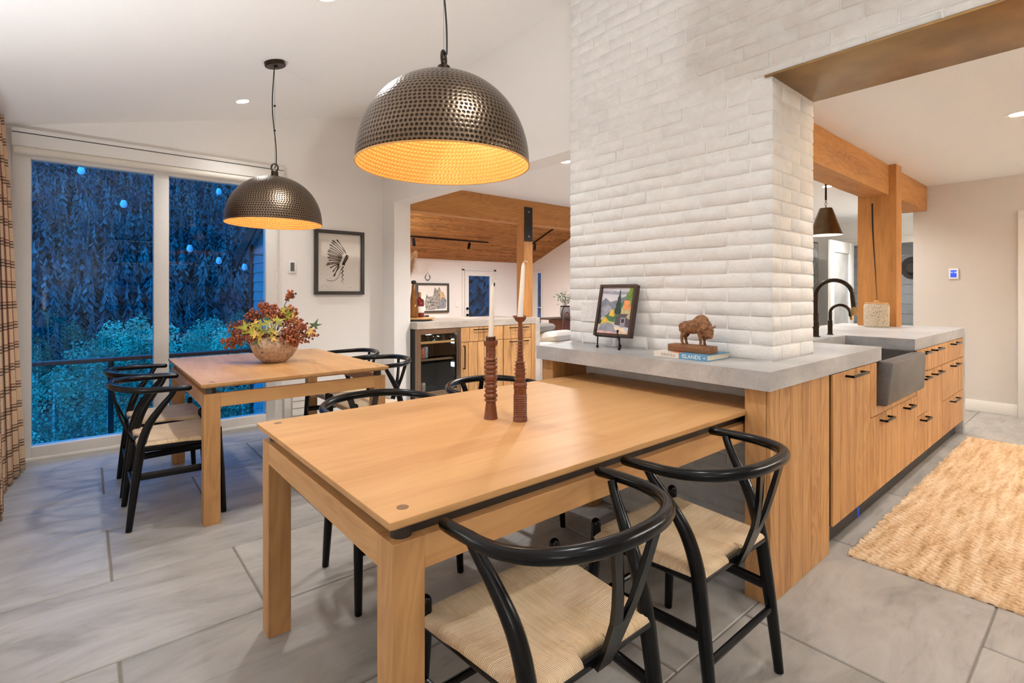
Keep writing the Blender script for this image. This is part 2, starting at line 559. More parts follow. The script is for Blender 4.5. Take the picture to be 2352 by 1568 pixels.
# hammered shade
def hammered(name, base, dot, rough, inv):
    m, nt, b = NT(name)
    uv = nd(nt, 'SeparateXYZ', {0: coords(nt, (1, 1, 1), rnd=False, uv=True)})
    du = mth(nt, 'SUBTRACT', mth(nt, 'FRACT', uv.outputs[0]), 0.5)
    dv = mth(nt, 'SUBTRACT', mth(nt, 'FRACT', uv.outputs[1]), 0.5)
    d = mth(nt, 'SQRT', mth(nt, 'ADD', mth(nt, 'MULTIPLY', du, du), mth(nt, 'MULTIPLY', dv, dv)))
    nz = nd(nt, 'TexNoise', {'Vector': coords(nt), 'Scale': 240.0, 'Detail': 2.0}).outputs[0]
    d2 = mth(nt, 'ADD', d, mth(nt, 'MULTIPLY', mth(nt, 'SUBTRACT', nz, 0.5), 0.12))
    nt.links.new(ramp(nt, d2, [(0.3, dot), (0.42, base)]), b.inputs['Base Color'])
    b.inputs['Metallic'].default_value = 0.15 if inv else 1.0
    b.inputs['Roughness'].default_value = rough
    h = mth(nt, 'MINIMUM', d, 0.45)
    bump(nt, b, h, 0.5 if not inv else 1.0, 0.012 if inv else 0.005)
    return m
M['ham_out'] = hammered('hammered_bronze', S(126, 108, 90), S(58, 48, 39), 0.3, 0)
M['ham_in'] = hammered('gold_lining', S(200, 144, 76), S(228, 182, 108), 0.45, 1)

# tartan curtain
m, nt, b = NT('tartan_wool')
uv = nd(nt, 'SeparateXYZ', {0: coords(nt, (1, 1, 1), rnd=False, uv=True)})
W1 = (1, 1, 1, 1); DK = (0.10, 0.09, 0.09, 1); RD = (0.30, 0.12, 0.11, 1); MD = (0.55, 0.50, 0.46, 1)
st = [(0.0, W1), (0.28, MD), (0.30, DK), (0.335, MD), (0.36, W1), (0.40, MD), (0.44, DK), (0.48, MD), (0.52, W1), (0.56, MD), (0.58, RD), (0.61, MD), (0.63, W1)]
a_ = ramp(nt, mth(nt, 'FRACT', mth(nt, 'MULTIPLY', uv.outputs[1], 1 / 0.135)), st, 'CONSTANT')
st2 = [(0.0, W1), (0.2, MD), (0.22, RD), (0.27, MD), (0.30, W1), (0.52, MD), (0.55, DK), (0.63, MD), (0.67, W1), (0.86, MD), (0.88, RD), (0.90, W1)]
b_ = ramp(nt, mth(nt, 'FRACT', mth(nt, 'MULTIPLY', uv.outputs[0], 1 / 0.15)), st2, 'CONSTANT')
nz = nd(nt, 'TexNoise', {'Vector': coords(nt), 'Scale': 220.0, 'Detail': 2.0}).outputs[0]
base = ramp(nt, nz, [(0.3, S(196, 160, 124)), (0.7, S(222, 190, 156))])
c = mixc(nt, 1.0, mixc(nt, 1.0, base, a_, 'MULTIPLY'), b_, 'MULTIPLY')
nt.links.new(c, b.inputs['Base Color'])
b.inputs['Roughness'].default_value = 0.95
bump(nt, b, nz, 0.2, 0.002)
M['tartan'] = m

# speckled stone bowl
m, nt, b = NT('speckled_stone')
n1 = nd(nt, 'TexNoise', {'Vector': coords(nt), 'Scale': 26.0, 'Detail': 6.0, 'Roughness': 0.7}).outputs[0]
n2 = nd(nt, 'TexNoise', {'Vector': coords(nt), 'Scale': 60.0, 'Detail': 3.0, 'Distortion': 0.6}).outputs[0]
c = ramp(nt, n1, [(0.3, S(150, 120, 98)), (0.6, S(196, 168, 140)), (0.75, S(214, 190, 164))])
sp = ramp(nt, n2, [(0.34, S(92, 62, 44)), (0.40, (1, 1, 1, 1))])
nt.links.new(mixc(nt, 0.85, c, sp, 'MULTIPLY'), b.inputs['Base Color'])
b.inputs['Roughness'].default_value = 0.8
bump(nt, b, n2, 0.5, 0.004)
M['stone'] = m

# bison wood carving, jute, jar
m, nt, b = NT('carved_brown')
n1 = nd(nt, 'TexNoise', {'Vector': coords(nt), 'Scale': 60.0, 'Detail': 6.0, 'Roughness': 0.7, 'Distortion': 0.8}).outputs[0]
nt.links.new(ramp(nt, n1, [(0.3, S(70, 42, 24)), (0.5, S(132, 86, 50)), (0.7, S(176, 126, 80))]), b.inputs['Base Color'])
b.inputs['Roughness'].default_value = 0.5
bump(nt, b, n1, 0.9, 0.005)
M['bison'] = m
m, nt, b = NT('natural_jute')
n1 = nd(nt, 'TexNoise', {'Vector': coords(nt, (3.0, 30, 1)), 'Scale': 1.0, 'Detail': 4.0}).outputs[0]
n2 = nd(nt, 'TexNoise', {'Vector': coords(nt), 'Scale': 55.0, 'Detail': 5.0, 'Roughness': 0.75}).outputs[0]
v = mth(nt, 'ADD', mth(nt, 'MULTIPLY', n1, 0.55), mth(nt, 'MULTIPLY', n2, 0.5))
nt.links.new(ramp(nt, v, [(0.34, S(164, 124, 82)), (0.5, S(214, 180, 138)), (0.66, S(238, 216, 184))]), b.inputs['Base Color'])
b.inputs['Roughness'].default_value = 0.9
bump(nt, b, n2, 0.6, 0.004)
M['jute'] = m
m, nt, b = NT('patterned_stoneware')
vo = nd(nt, 'TexVoronoi', {'Vector': coords(nt, (1, 1, 1.4)), 'Scale': 70.0}, feature='DISTANCE_TO_EDGE').outputs[0]
nt.links.new(ramp(nt, vo, [(0.05, S(150, 130, 104)), (0.12, S(206, 190, 164))]), b.inputs['Base Color'])
b.inputs['Roughness'].default_value = 0.7
bump(nt, b, vo, 0.5, 0.004)
M['jar'] = m
def leafmat(name, a, c2, sc, lo=1.0):
    m, nt, b = NT(name)
    n1 = nd(nt, 'TexNoise', {'Vector': coords(nt), 'Scale': sc, 'Detail': 4.0}).outputs[0]
    oi = nt.nodes.new('ShaderNodeObjectInfo')
    vr = ramp(nt, oi.outputs['Random'], [(0.0, (lo, lo, lo, 1)), (1.0, (1, 1, 1, 1))])
    nt.links.new(mixc(nt, 1.0, ramp(nt, n1, [(0.35, a), (0.65, c2)]), vr, 'MULTIPLY'), b.inputs['Base Color'])
    b.inputs['Roughness'].default_value = 0.8
    b.inputs['Specular IOR Level'].default_value = 0.1
    return m
M['conifer'] = leafmat('conifer_needles', S(34, 60, 72), S(84, 124, 122), 0.25, 0.5)  # bluish needle colour also carries the blue haze over the forest
M['aspen'] = leafmat('aspen_leaves', S(92, 146, 124), S(168, 210, 170), 0.5, 0.22)

# ------------------------------------------------------------------ the setting
CZ = lambda x: 2.51 + 0.2455 * x          # sloped dining ceiling
XL, YW, XB, KZ = -0.52, 5.06, 2.316, 2.385

# floor: grout bed with separate slabs
fl = struct('floor', B().box(-0.6, 9.7, -2.3, 5.6, -0.06, -0.004), M['grout'])
tm = {}
def tile(x0, x1, y0, y1):
    g = 0.004
    k = (round(x1 - x0, 3), round(y1 - y0, 3))
    if k not in tm:
        a, c = k[0] / 2 - g, k[1] / 2 - g * 0.7
        tm[k] = B().box(-a, a, -c, c, -0.03, 0.0).mesh('tile', bevel=0.0035, seg=1)
    o = obj('tile', tm[k], M['tile'], fl, Matrix.Translation(((x0 + x1) / 2, (y0 + y1) / 2, 0)))
rows = [-2.13 + 0.6075 * i for i in range(13)]
for i in range(len(rows) - 1):
    y0, y1 = rows[i], min(rows[i + 1], 5.6)
    off = 0.083 if i % 2 == 0 else 0.54
    if y0 > 5.0: continue
    x = off - 0.914
    while x < 9.6:
        a, c = max(x, -0.6), min(x + 0.914, 9.7)
        if not (y0 > 4.0 and a > 5.6) and c - a > 0.05:
            tile(a, c, y0, y1)
        x += 0.914

# window wall
b = B()
def wslab(b, x0, x1, z0, z1=None, y0=YW, y1=YW + 0.16):
    t0, t1 = (CZ(x0), CZ(x1)) if z1 is None else (z1, z1)
    b.hexa([(x0, y0, z0), (x1, y0, z0), (x1, y1, z0), (x0, y1, z0)], [(x0, y0, t0), (x1, y0, t1), (x1, y1, t1), (x0, y1, t0)])
wslab(b, XL - 0.16, -0.405, 0)
wslab(b, -0.405, 1.416, 2.30)
wslab(b, 1.416, 2.43, 0)
struct('wall_window', b, M['wall'])
# dining ceiling, left wall, back wall
b = B()
x0, x1, y0, y1, t = -0.7, 2.615, -2.4, YW + 0.2, 0.1
b.hexa([(x0, y0, CZ(x0)), (x1, y0, CZ(x1)), (x1, y1, CZ(x1)), (x0, y1, CZ(x0))], [(x0, y0, CZ(x0) + t), (x1, y0, CZ(x1) + t), (x1, y1, CZ(x1) + t), (x0, y1, CZ(x0) + t)])
ceil = struct('ceiling', b, M['ceil'])
struct('wall_left', B().box(XL - 0.16, XL, -2.2, YW, 0, CZ(XL)), M['wall'])
b = B()
wslab(b, XL - 0.16, 2.615, 0, None, -2.36, -2.2)
b.box(2.615, 7.2, -2.36, -2.2, 0, KZ)
struct('wall_back', b, M['wall'])
# wall with the wide opening to the living room
b = B().box(2.43, 2.615, 4.781, 10.2, -0.4, 2.153)
b.box(2.43, 2.615, 2.19, 10.2, 2.153, 3.3)
struct('wall_opening', b, M['wall'])
struct('ceiling_flat', B().box(2.615, 9.7, -2.3, 4.93, KZ, KZ + 0.1), M['ceil'])

# painted brick chimney breast
core = B().box(XB + 0.0045, 2.782, 0.9775, 2.193, 0, CZ(2.4))
core.box(XB + 0.0045, 2.795, -2.2, 0.9774, 2.184, 3.07)
wb = struct('wall_brick', core, M['brick'])
bm_cache = {}
def brickmesh(dx, dy, dz, var):
    k = (round(dx, 3), round(dy, 3), round(dz, 3), var)
    if k not in bm_cache:
        random.seed(hash(k) % 100000)
        bm_cache[k] = B().box(-dx / 2, dx / 2, -dy / 2, dy / 2, -dz / 2, dz / 2).mesh('brick', bevel=0.0042, seg=1, angle=180, jit=0.0014)
        bm_cache[k].materials.append(M['brick'])
    return bm_cache[k]
CH = 0.0653
bricks = []
def brick(x0, x1, y0, y1, zc):
    bricks.append((x0, x1, y0, y1, zc))
for i in range(49):
    zc = (i + 0.5) * CH
    if zc > CZ(XB) - 0.02: break
    rnd = random.Random(i * 13 + 5)
    g = 0.006
    par = i % 2
    opening = zc + CH / 2 < 2.186
    ytop = 2.198
    ylow = 0.973 if opening else -0.62
    y = ylow
    if opening:
        if par == 0:
            brick(XB, XB + 0.098, y, y + 0.205, zc); y += 0.205 + g
            sx = XB + 0.098 + g
        else:
            brick(XB, XB + 0.205, y, y + 0.098, zc); y += 0.098 + g
            sx = XB + 0.205 + g
        if zc > 0.80:
            while sx < 2.775:
                e = min(sx + 0.205, 2.785)
                if 2.785 - e < 0.06: e = 2.785
                brick(sx, e, 0.973, 1.07, zc); sx = e + g
    else:
        y += -0.11 * par
    while y < ytop - 0.03:
        L = 0.222 + rnd.uniform(-0.016, 0.016)
        e = min(y + L, ytop)
        if ytop - e < 0.06: e = ytop
        brick(XB, XB + 0.098, y, e, zc); y = e + g
random.seed(11)
bricks.sort(key=lambda q: (q[4] < 0.5) + 2 * (q[3] < 0.05))
st = B()
for n, (x0, x1, y0, y1, zc) in enumerate(bricks):
    hz = CH - 0.0035
    if zc - CH / 2 < 2.185 < zc + CH / 2 and y0 < 0.97:
        hz = zc + CH / 2 - 2.187; zc = 2.186 + hz / 2
    q = 0.004
    dx, dy = round((x1 - x0) / q) * q, round((y1 - y0) / q) * q
    me = brickmesh(dx, dy, hz, n % 3)
    jx = random.uniform(-0.002, 0.0015)
    Mw = Matrix.Translation(((x0 + x1) / 2 + jx, (y0 + y1) / 2, zc + random.uniform(-0.0012, 0.0012))) @ Matrix.Rotation(R(random.uniform(-0.6, 0.6)), 4, 'X') @ Matrix.Rotation(R(random.uniform(-0.9, 0.9)), 4, 'Z')
    if n < 298:
        obj('brick', me, None, wb, Mw)
    else:
        st.add([v.co for v in me.vertices], [tuple(p.vertices) for p in me.polygons], Mw)
o = st.build('brickwork', M['brick'], wb, smooth=True, angle=180)
o['kind'] = 'stuff'
random.seed(21)
# steel lintel plate
struct('trim_1', B().box(XB - 0.008, 2.797, -2.2, 1.006, 2.1735, 2.1835), M['lintel'], label='dark bronze steel lintel over the kitchen opening', bevel=0.001)

# kitchen end wall, its baseboard and a door casing
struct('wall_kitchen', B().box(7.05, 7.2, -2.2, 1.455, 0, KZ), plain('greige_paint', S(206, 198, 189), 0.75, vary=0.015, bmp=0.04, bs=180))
struct('baseboard_kitchen', B().box(7.034, 7.05, 0.626, 1.455, 0, 0.115), M['trim'], bevel=0.004)
b = B().box(7.02, 7.05, 0.53, 0.624, 0, 1.9545).box(7.02, 7.05, -0.5, 0.624, 1.955, 2.03)
d1 = struct('door_1', b, M['trim'], bevel=0.003)
B().box(7.032, 7.05, -0.42, 0.53, 0.005, 1.955).build('door_leaf', M['trim'], d1, bevel=0.003)
# passage behind the kitchen: shiplap wall, side wall, open glazed door
ws = struct('wall_shiplap', B().box(9.62, 9.78, 1.2, 3.3, 0, KZ), M['wall'])
z = 0.0
while z < 1.95:
    B().box(9.600, 9.62, 1.25, 3.05, z + 0.004, min(z + 0.146, 1.985)).build('shiplap_board', M['sling'], ws, bevel=0.003, seg=1)
    z += 0.15
struct('trim_2', B().box(9.58, 9.62, 1.25, 3.1, 1.99, 2.09), M['trim'], bevel=0.003)
struct('wall_side', B().box(5.3, 9.62, 3.1, 3.25, 0, KZ), M['wall'])
struct('wall_passage', B().box(7.2, 9.7, 1.305, 1.455, 0, KZ), M['wall'])
d2 = struct('door_2', B().box(8.33, 8.47, 2.68, 2.72, 0.01, 2.0).box(9.13, 9.34, 2.68, 2.72, 0.01, 2.0).box(8.47, 9.13, 2.68, 2.72, 1.83, 2.0).box(8.47, 9.13, 2.68, 2.72, 0.01, 0.25), M['trim'], bevel=0.004)
M['frost'] = plain('frosted_glass', S(196, 192, 186), 0.12, vary=0.12, bs=3)
B().box(8.47, 9.13, 2.694, 2.706, 0.25, 1.83).build('door_glass', M['frost'], d2)

# living room shell (floor lies lower)
struct('floor_living', B().box(2.615, 9.3, 5.6, 10.0, -0.42, -0.30), wood('living_floor_oak', S(186, 146, 100), S(150, 110, 70), 'X'))
struct('wall_step', B().box(2.615, 9.3, 5.585, 5.6, -0.42, -0.004), M['wall'])
LZ = lambda y: 2.0 + 0.41 * (10 - y)
struct('wall_far', B().box(2.615, 6.905, 10.0, 10.15, -0.42, 2.1).box(7.775, 9.3, 10.0, 10.15, -0.42, 2.1).box(6.905, 7.775, 10.0, 10.15, 1.755, 2.1).box(6.905, 7.775, 10.0, 10.15, -0.42, -0.28), M['wall'])
b = B()
for ya, yb, za, zb in ((4.93, 9.6, None, None), (9.6, 9.99, 1.81, None), (9.6, 9.99, None, -0.1), (9.99, 10.0, None, None)):
    z0 = -0.42 if za is None else za
    t0, t1 = (LZ(ya) + .05, LZ(yb) + .05) if zb is None else (zb, zb)
    b.hexa([(9.1, ya, z0), (9.25, ya, z0), (9.25, yb, z0), (9.1, yb, z0)], [(9.1, ya, t0), (9.25, ya, t0), (9.25, yb, t1), (9.1, yb, t1)])
struct('wall_right', b, M['wall'])
struct('wall_gable', B().box(2.615, 9.25, 4.93, 5.03, KZ, 4.15), M['wall'])
lc = struct('ceiling_boarded', B().hexa([(2.43, 4.93, LZ(4.93) + .03), (9.25, 4.93, LZ(4.93) + .03), (9.25, 10.1, LZ(10.1) + .03), (2.43, 10.1, LZ(10.1) + .03)],
            [(2.43, 4.93, LZ(4.93) + .12), (9.25, 4.93, LZ(4.93) + .12), (9.25, 10.1, LZ(10.1) + .12), (2.43, 10.1, LZ(10.1) + .12)]), M['board'])
random.seed(3)
y = 10.0
k = 0
while y > 5.1:
    wd = 0.145
    x = 2.62 - random.uniform(0, 1.5)
    while x < 9.1:
        L = random.uniform(1.6, 3.2)
        a, c = max(x, 2.62), min(x + L, 9.1)
        if c - a > 0.03:
            dz = random.uniform(0, 0.006)
            ya, yb = y - 0.003, y - wd + 0.003
            B().hexa([(a + .002, yb, LZ(yb) - dz), (c - .002, yb, LZ(yb) - dz), (c - .002, ya, LZ(ya) - dz), (a + .002, ya, LZ(ya) - dz)],
                     [(a + .002, yb, LZ(yb) + .03), (c - .002, yb, LZ(yb) + .03), (c - .002, ya, LZ(ya) + .03), (a + .002, ya, LZ(ya) + .03)]).build('ceiling_board', M['board'], lc)
        x += L
    y -= wd
# far glazed door and narrow side window
d3 = struct('door_3', B().box(6.905, 7.01, 9.955, 9.995, -0.28, 1.755).box(7.645, 7.775, 9.955, 9.995, -0.28, 1.755).box(7.01, 7.645, 9.955, 9.995, 1.635, 1.755).box(7.01, 7.645, 9.955, 9.995, -0.28, 0.0), M['trim'], bevel=0.003)
B().box(7.01, 7.645, 9.97, 9.985, 0.0, 1.635).build('door_glass', M['pane'], d3)
for z_ in (0.70, 0.853):
    B().lathe([(0.0001, 0), (0.03, 0.0), (0.032, 0.02), (0.02, 0.03), (0.024, 0.05), (0.0001, 0.055)], 12, M=Matrix.Translation((6.957, 9.955, z_)) @ Matrix.Rotation(R(90), 4, 'X')).build('door_knob', M['black'], d3, smooth=True)
for z_ in (1.4, 0.2):
    B().box(7.762, 7.79, 9.94, 9.956, z_, z_ + 0.1).build('hinge', M['iron'], d3)
struct('trim_3', B().box(6.84, 6.90, 9.975, 10.0, -0.3, 1.80).box(7.78, 7.86, 9.975, 10.0, -0.3, 1.80).box(6.84, 7.86, 9.975, 10.0, 1.76, 1.83), M['trim'], bevel=0.003)
w2 = struct('window_2', B().box(9.07, 9.098, 9.60, 9.635, -0.1, 1.81).box(9.07, 9.098, 9.785, 9.99, -0.1, 1.81).box(9.07, 9.098, 9.635, 9.785, 1.745, 1.81), M['trim'])
B().box(9.08, 9.09, 9.635, 9.785, -0.1, 1.745).build('window_pane', M['pane'], w2)
B().box(9.066, 9.082, 9.635, 9.785, 0.84, 0.856).build('glazing_bar', M['trim'], w2)

# ------------------------------------------------------------------ big window, blind box, curtain
w1 = struct('window_1', B().box(-0.405, -0.306, YW - 0.005, YW + 0.10, 0.02, 2.30).box(1.276, 1.416, YW - 0.005, YW + 0.10, 0.02, 2.30)
            .box(-0.306, 1.276, YW - 0.005, YW + 0.10, 0.02, 0.098).box(-0.306, 1.276, YW - 0.005, YW + 0.10, 2.192, 2.30), M['frame'], bevel=0.003)
B().box(0.424, 0.527, YW - 0.008, YW + 0.09, 0.098, 2.192).build('mullion', M['frame'], w1, bevel=0.003)
for a, c in ((-0.306, 0.424), (0.527, 1.276)):
    B().box(a, c, YW + 0.045, YW + 0.053, 0.098, 2.192).build('window_pane', M['pane'], w1)
B().box(-0.42, 1.42, YW - 0.03, YW, 0.0, 0.022).build('sill', M['trim'], w1, bevel=0.003)
bb = thing('blind_box', (0.5, YW - 0.05, 2.26), 'long white blind box above the big window', 'blind')
B().box(-0.40, 1.412, YW - 0.075, YW - 0.002, 2.262, 2.352).build('front_board', M['trim'], bb, bevel=0.002)
B().box(-0.40, 1.412, YW - 0.066, YW - 0.002, 2.352, 2.359).build('gap_strip', M['dark'], bb)
B().box(-0.40, 1.412, YW - 0.075, YW - 0.002, 2.359, 2.387).build('top_board', M['trim'], bb, bevel=0.002)
B().tube([(-0.39, YW - 0.042, 2.238), (1.40, YW - 0.042, 2.238)], 0.03, 16).build('roller_blind', M['linen'], bb, smooth=True)
ch = B()
for i in range(150):
    zz = 2.20 - i * 0.0142
    for s_ in (-0.006, 0.006):
        ch.ball((1.362 + s_, YW - 0.03, zz), 0.0042, 5, 4)
o = ch.build('bead_chain', M['white'], bb, smooth=True)
o['kind'] = 'stuff'

# tartan curtain hanging along the left wall
b = B()
def curt(u, v):
    # u along the folds, v from the floor up
    Y = 3.62 + 1.27 * u
    amp = (0.06 - 0.03 * v) * (0.6 + 0.4 * math.sin(7 * u + 1))
    ph = 2 * math.pi * 9 * u
    pin = max(0, (v - 0.80) / 0.2)
    Xc = -0.385 - 0.045 * v + amp * math.sin(ph + 0.25 * math.sin(3 * v)) - 0.015 * pin
    zt = 2.375 - 0.005
    return (Xc + 0.03 * (1 - v) * (u - 0.5), Y - 0.10 * v * (u - 0.3), 0.012 + zt * v + 0.012 * math.sin(ph) * pin)
L_ = 1.27 * 1.7
b.grid(160, 40, curt, lambda u, v: (u * L_, v * 2.4))
cu = b.build('curtain', M['tartan'], None, smooth=True, angle=180)
md = cu.modifiers.new('s', 'SOLIDIFY'); md.thickness = 0.004
tag(cu, 'beige and black tartan curtain in folds beside the big window', 'curtain')

# ------------------------------------------------------------------ outside: railing, string lights, house wing, forest
rl = thing('deck_railing', (0.5, 6.3, -0.45), 'deck railing with dark wooden handrail and wire mesh outside', 'railing')
B().box(-2.2, 2.3, 6.25, 6.37, 0.555, 0.592).build('handrail', M['railwood'], rl, bevel=0.004)
for x in (-1.9, 0.185, 2.2):
    B().box(x - 0.022, x + 0.022, 6.29, 6.33, -0.45, 0.555).build('post', M['iron'], rl, bevel=0.003)
b = B()
for i in range(10):
    b.tube([(-2.2, 6.31, -0.40 + i * 0.1), (2.3, 6.31, -0.40 + i * 0.1)], 0.002, 5)
for i in range(45):
    x = -2.15 + i * 0.1
    b.tube([(x, 6.31, -0.43), (x, 6.31, 0.2)], 0.0012, 4)
o = b.build('wire_mesh', M['steel'], rl)
o['kind'] = 'stuff'
tag(B().box(-2.3, 2.34, 5.22, 6.4, -0.52, -0.45).build('deck', M['railwood']), 'wooden balcony deck outside the window', 'deck')

kn = [(-0.9, 2.95), (0.16, 2.52), (0.325, 2.40), (0.96, 1.935), (1.27, 1.80), (1.53, 1.735), (1.80, 1.715), (2.20, 1.74)]
YS = 7.2
pts = cr([(x, YS, z) for x, z in kn], 6)
sl = thing('string_lights', (0.9, YS, 1.5), 'string of clear bulbs on a black cable outside the window', 'string lights')
B().tube(pts, 0.0065, 6).build('cable', M['cord'], sl, smooth=True)
kb = [(0.325, 2.40), (0.96, 1.935), (1.27, 1.80), (1.56, 1.73)]
bl = [(x, z, YS) for x, z in kb] + [(-0.04, 2.72, 7.2), (1.34, 2.73, 7.6)]
for x, z, yy in bl:
    B().tube([(x, yy, z), (x, yy, z - 0.085)], 0.0035, 6).lathe([(0.008, 0), (0.011, 0.01), (0.011, 0.02), (0.002, 0.024)], 8, (x, yy, z - 0.016)).lathe([(0.017, 0), (0.019, 0.05), (0.010, 0.062), (0.0001, 0.064)], 12, (x, yy, z - 0.135)).build('socket', M['cord'], sl, smooth=True)
    B().lathe([(0.0001, -0.088), (0.018, -0.084), (0.033, -0.066), (0.036, -0.05), (0.030, -0.025), (0.019, 0.0)], 14, (x, yy, z - 0.135)).build('bulb', M['clear'], sl, smooth=True)
tag(B().tube(cr([(-0.7, 7.6, 3.1), (0.4, 7.6, 2.9), (1.34, 7.6, 2.73), (2.2, 7.6, 2.66)], 6), 0.0042, 6).build('light_cable', M['cord'], None, smooth=True), 'second black cable crossing outside near the top of the glass', 'cable')

# the wing of the house seen through the right pane
hw = struct('wall_siding', B().box(2.37, 2.43, 5.3, 10.2, -2.0, 3.3), M['sling'])
z = -1.9
while z < 3.2:
    yA = 10.18
    B().hexa([(2.335, 5.3, z), (2.37, 5.3, z), (2.37, yA, z), (2.335, yA, z)], [(2.352, 5.3, z + 0.162), (2.37, 5.3, z + 0.162), (2.37, yA, z + 0.162), (2.352, yA, z + 0.162)]).build('siding_board', M['sling'], hw)
    z += 0.166
B().box(2.30, 2.44, 10.14, 10.24, -2.0, 2.4).build('corner_board', M['iron'], hw, bevel=0.004)
rf = lambda y: LZ(y) + 0.16
b = B().hexa([(2.21, 10.75, rf(10.75)), (2.45, 10.75, rf(10.75)), (2.45, 5.2, rf(5.2)), (2.21, 5.2, rf(5.2))],
             [(2.21, 10.75, rf(10.75) + .12), (2.45, 10.75, rf(10.75) + .12), (2.45, 5.2, rf(5.2) + .12), (2.21, 5.2, rf(5.2) + .12)])
struct('roof_edge', b, M['sling'])
b = B().hexa([(2.18, 10.78, rf(10.78) - .16), (2.21, 10.78, rf(10.78) - .16), (2.21, 5.2, rf(5.2) - .16), (2.18, 5.2, rf(5.2) - .16)],
             [(2.18, 10.78, rf(10.78) + .14), (2.21, 10.78, rf(10.78) + .14), (2.21, 5.2, rf(5.2) + .14), (2.18, 5.2, rf(5.2) + .14)])
struct('fascia', b, M['iron'])

# hillside
def HZ(x, y):
    base = -9.5 if y < 26 else (-9.5 + 0.06 * (y - 26) if y < 62 else -7.34 + 0.50 * (y - 62))
    return base + 2.2 * noise.noise((x * 0.035, y * 0.035, 0.3)) + 0.02 * x
b = B().grid(60, 90, lambda u, v: (-90 + 330 * u, 9 + 300 * v, HZ(-90 + 330 * u, 9 + 300 * v)))
h = b.build('hillside', M['hill'], None, smooth=True)
tag(h, 'dark forested hillside filling the view outside', 'hill', kind='structure')

def conifer_mesh(seed):
    rd = random.Random(seed)
    b = B()
    H_ = 1.0
    n = 44
    for i in range(n):
        t = i / (n - 1)
        z = 0.08 + 0.9 * t
        r = 0.20 * (1 - t) ** 0.85 + 0.012
        k = 15 if t < 0.6 else 9
        for j in range(k):
            a = 2 * math.pi * (j + rd.random()) / k
            rr = r * rd.uniform(0.65, 1.15)
            wv = 0.022 + 0.03 * (1 - t)
            d = (math.cos(a), math.sin(a)); s_ = (-d[1], d[0])
            p = lambda q, e, zz: (d[0] * q + s_[0] * e, d[1] * q + s_[1] * e, zz)
            dz = 0.07 * (1 - t) + 0.02
            b.add([p(0, 0, z + 0.03), p(rr * .6, wv * .5, z - dz * .3), p(rr, 0, z - dz), p(rr * .6, -wv * .5, z - dz * .3)], [(0, 1, 2, 3)])
    return b.mesh('conifer_foliage')
def aspen_mesh(seed):
    rd = random.Random(seed)
    b = B()
    for i in range(1300):
        while True:
            x, y, z = rd.uniform(-1, 1), rd.uniform(-1, 1), rd.uniform(-1, 1)
            q = x * x + y * y + z * z
            if 0.25 < q < 1: break
        nz = noise.noise((x * 2 + seed, y * 2, z * 2))
        k = 1 + 0.25 * nz
        c = Vector((x * 0.17 * k, y * 0.17 * k, 0.66 + z * 0.34 * k))
        e = rd.uniform(.008, .014)
        u = Vector((rd.uniform(-1, 1), rd.uniform(-1, 1), rd.uniform(-1, 1))).normalized()
        v_ = u.orthogonal().normalized()
        b.add([c + u * e, c + v_ * e, c - u * e, c - v_ * e], [(0, 1, 2, 3)])
    return b.mesh('aspen_foliage')
tk = B().tube([(0, 0, -0.1), (0, 0, 0.5), (0.01, 0, 0.97)], [0.016, 0.011, 0.003], 6).mesh('trunk')
tk2 = B().tube([(0, 0, -0.1), (0.01, 0, 0.35), (0.0, 0.01, 0.9)], [0.013, 0.011, 0.004], 6).mesh('trunk')
protos = {'c': [conifer_mesh(i) for i in range(4)], 'a': [aspen_mesh(i) for i in range(4)]}
LBL = {'c': ('conifer', 'dark conifer in the forest on the hillside outside', 'conifers on the hillside'), 'a': ('aspen_tree', 'pale aspen tree below the deck outside', 'aspens below the hillside')}
def tree(kind, x, y, hgt, rnd):
    nm, lb, gp = LBL[kind]
    t = bpy.data.objects.new(nm, None)
    t.empty_display_size = 0.3
    Mt = Matrix.Translation((x, y, HZ(x, y) - 0.1)) @ Matrix.Rotation(rnd.uniform(0, 6.28), 4, 'Z') @ Matrix.Diagonal((hgt * rnd.uniform(0.8, 1.2), hgt * rnd.uniform(0.8, 1.2), hgt, 1))
    put(t, None, Mt)
    tag(t, lb, 'tree', gp)
    for nm2, me, mt in (('foliage', protos[kind][rnd.randrange(4)], M['conifer' if kind == 'c' else 'aspen']), ('trunk', tk if kind == 'c' else tk2, M['bark' if kind == 'c' else 'aspenbark'])):
        o = bpy.data.objects.new(nm2, me)
        if not me.materials: me.materials.append(mt)
        put(o, t, Mt)
rnd = random.Random(5)
for i in range(165):
    y = 52 + 42 * (i / 165) + rnd.uniform(-2, 2)
    x = rnd.uniform(-0.12 * y - 2, 0.29 * y + 3)
    tree('c', x, y, rnd.uniform(4.0, 7.5), rnd)
for i in range(105):
    y = 27 + 34 * (i / 105) + rnd.uniform(-2, 2)
    x = rnd.uniform(-0.12 * y - 1.5, 0.30 * y + 1.5)
    tree('a', x, y, rnd.uniform(3.2, 7.5), rnd)
for i in range(30):
    y = rnd.uniform(22, 44)
    x = rnd.uniform(0.55 * y, 1.05 * y)
    tree('c', x, y, rnd.uniform(11, 16), rnd)
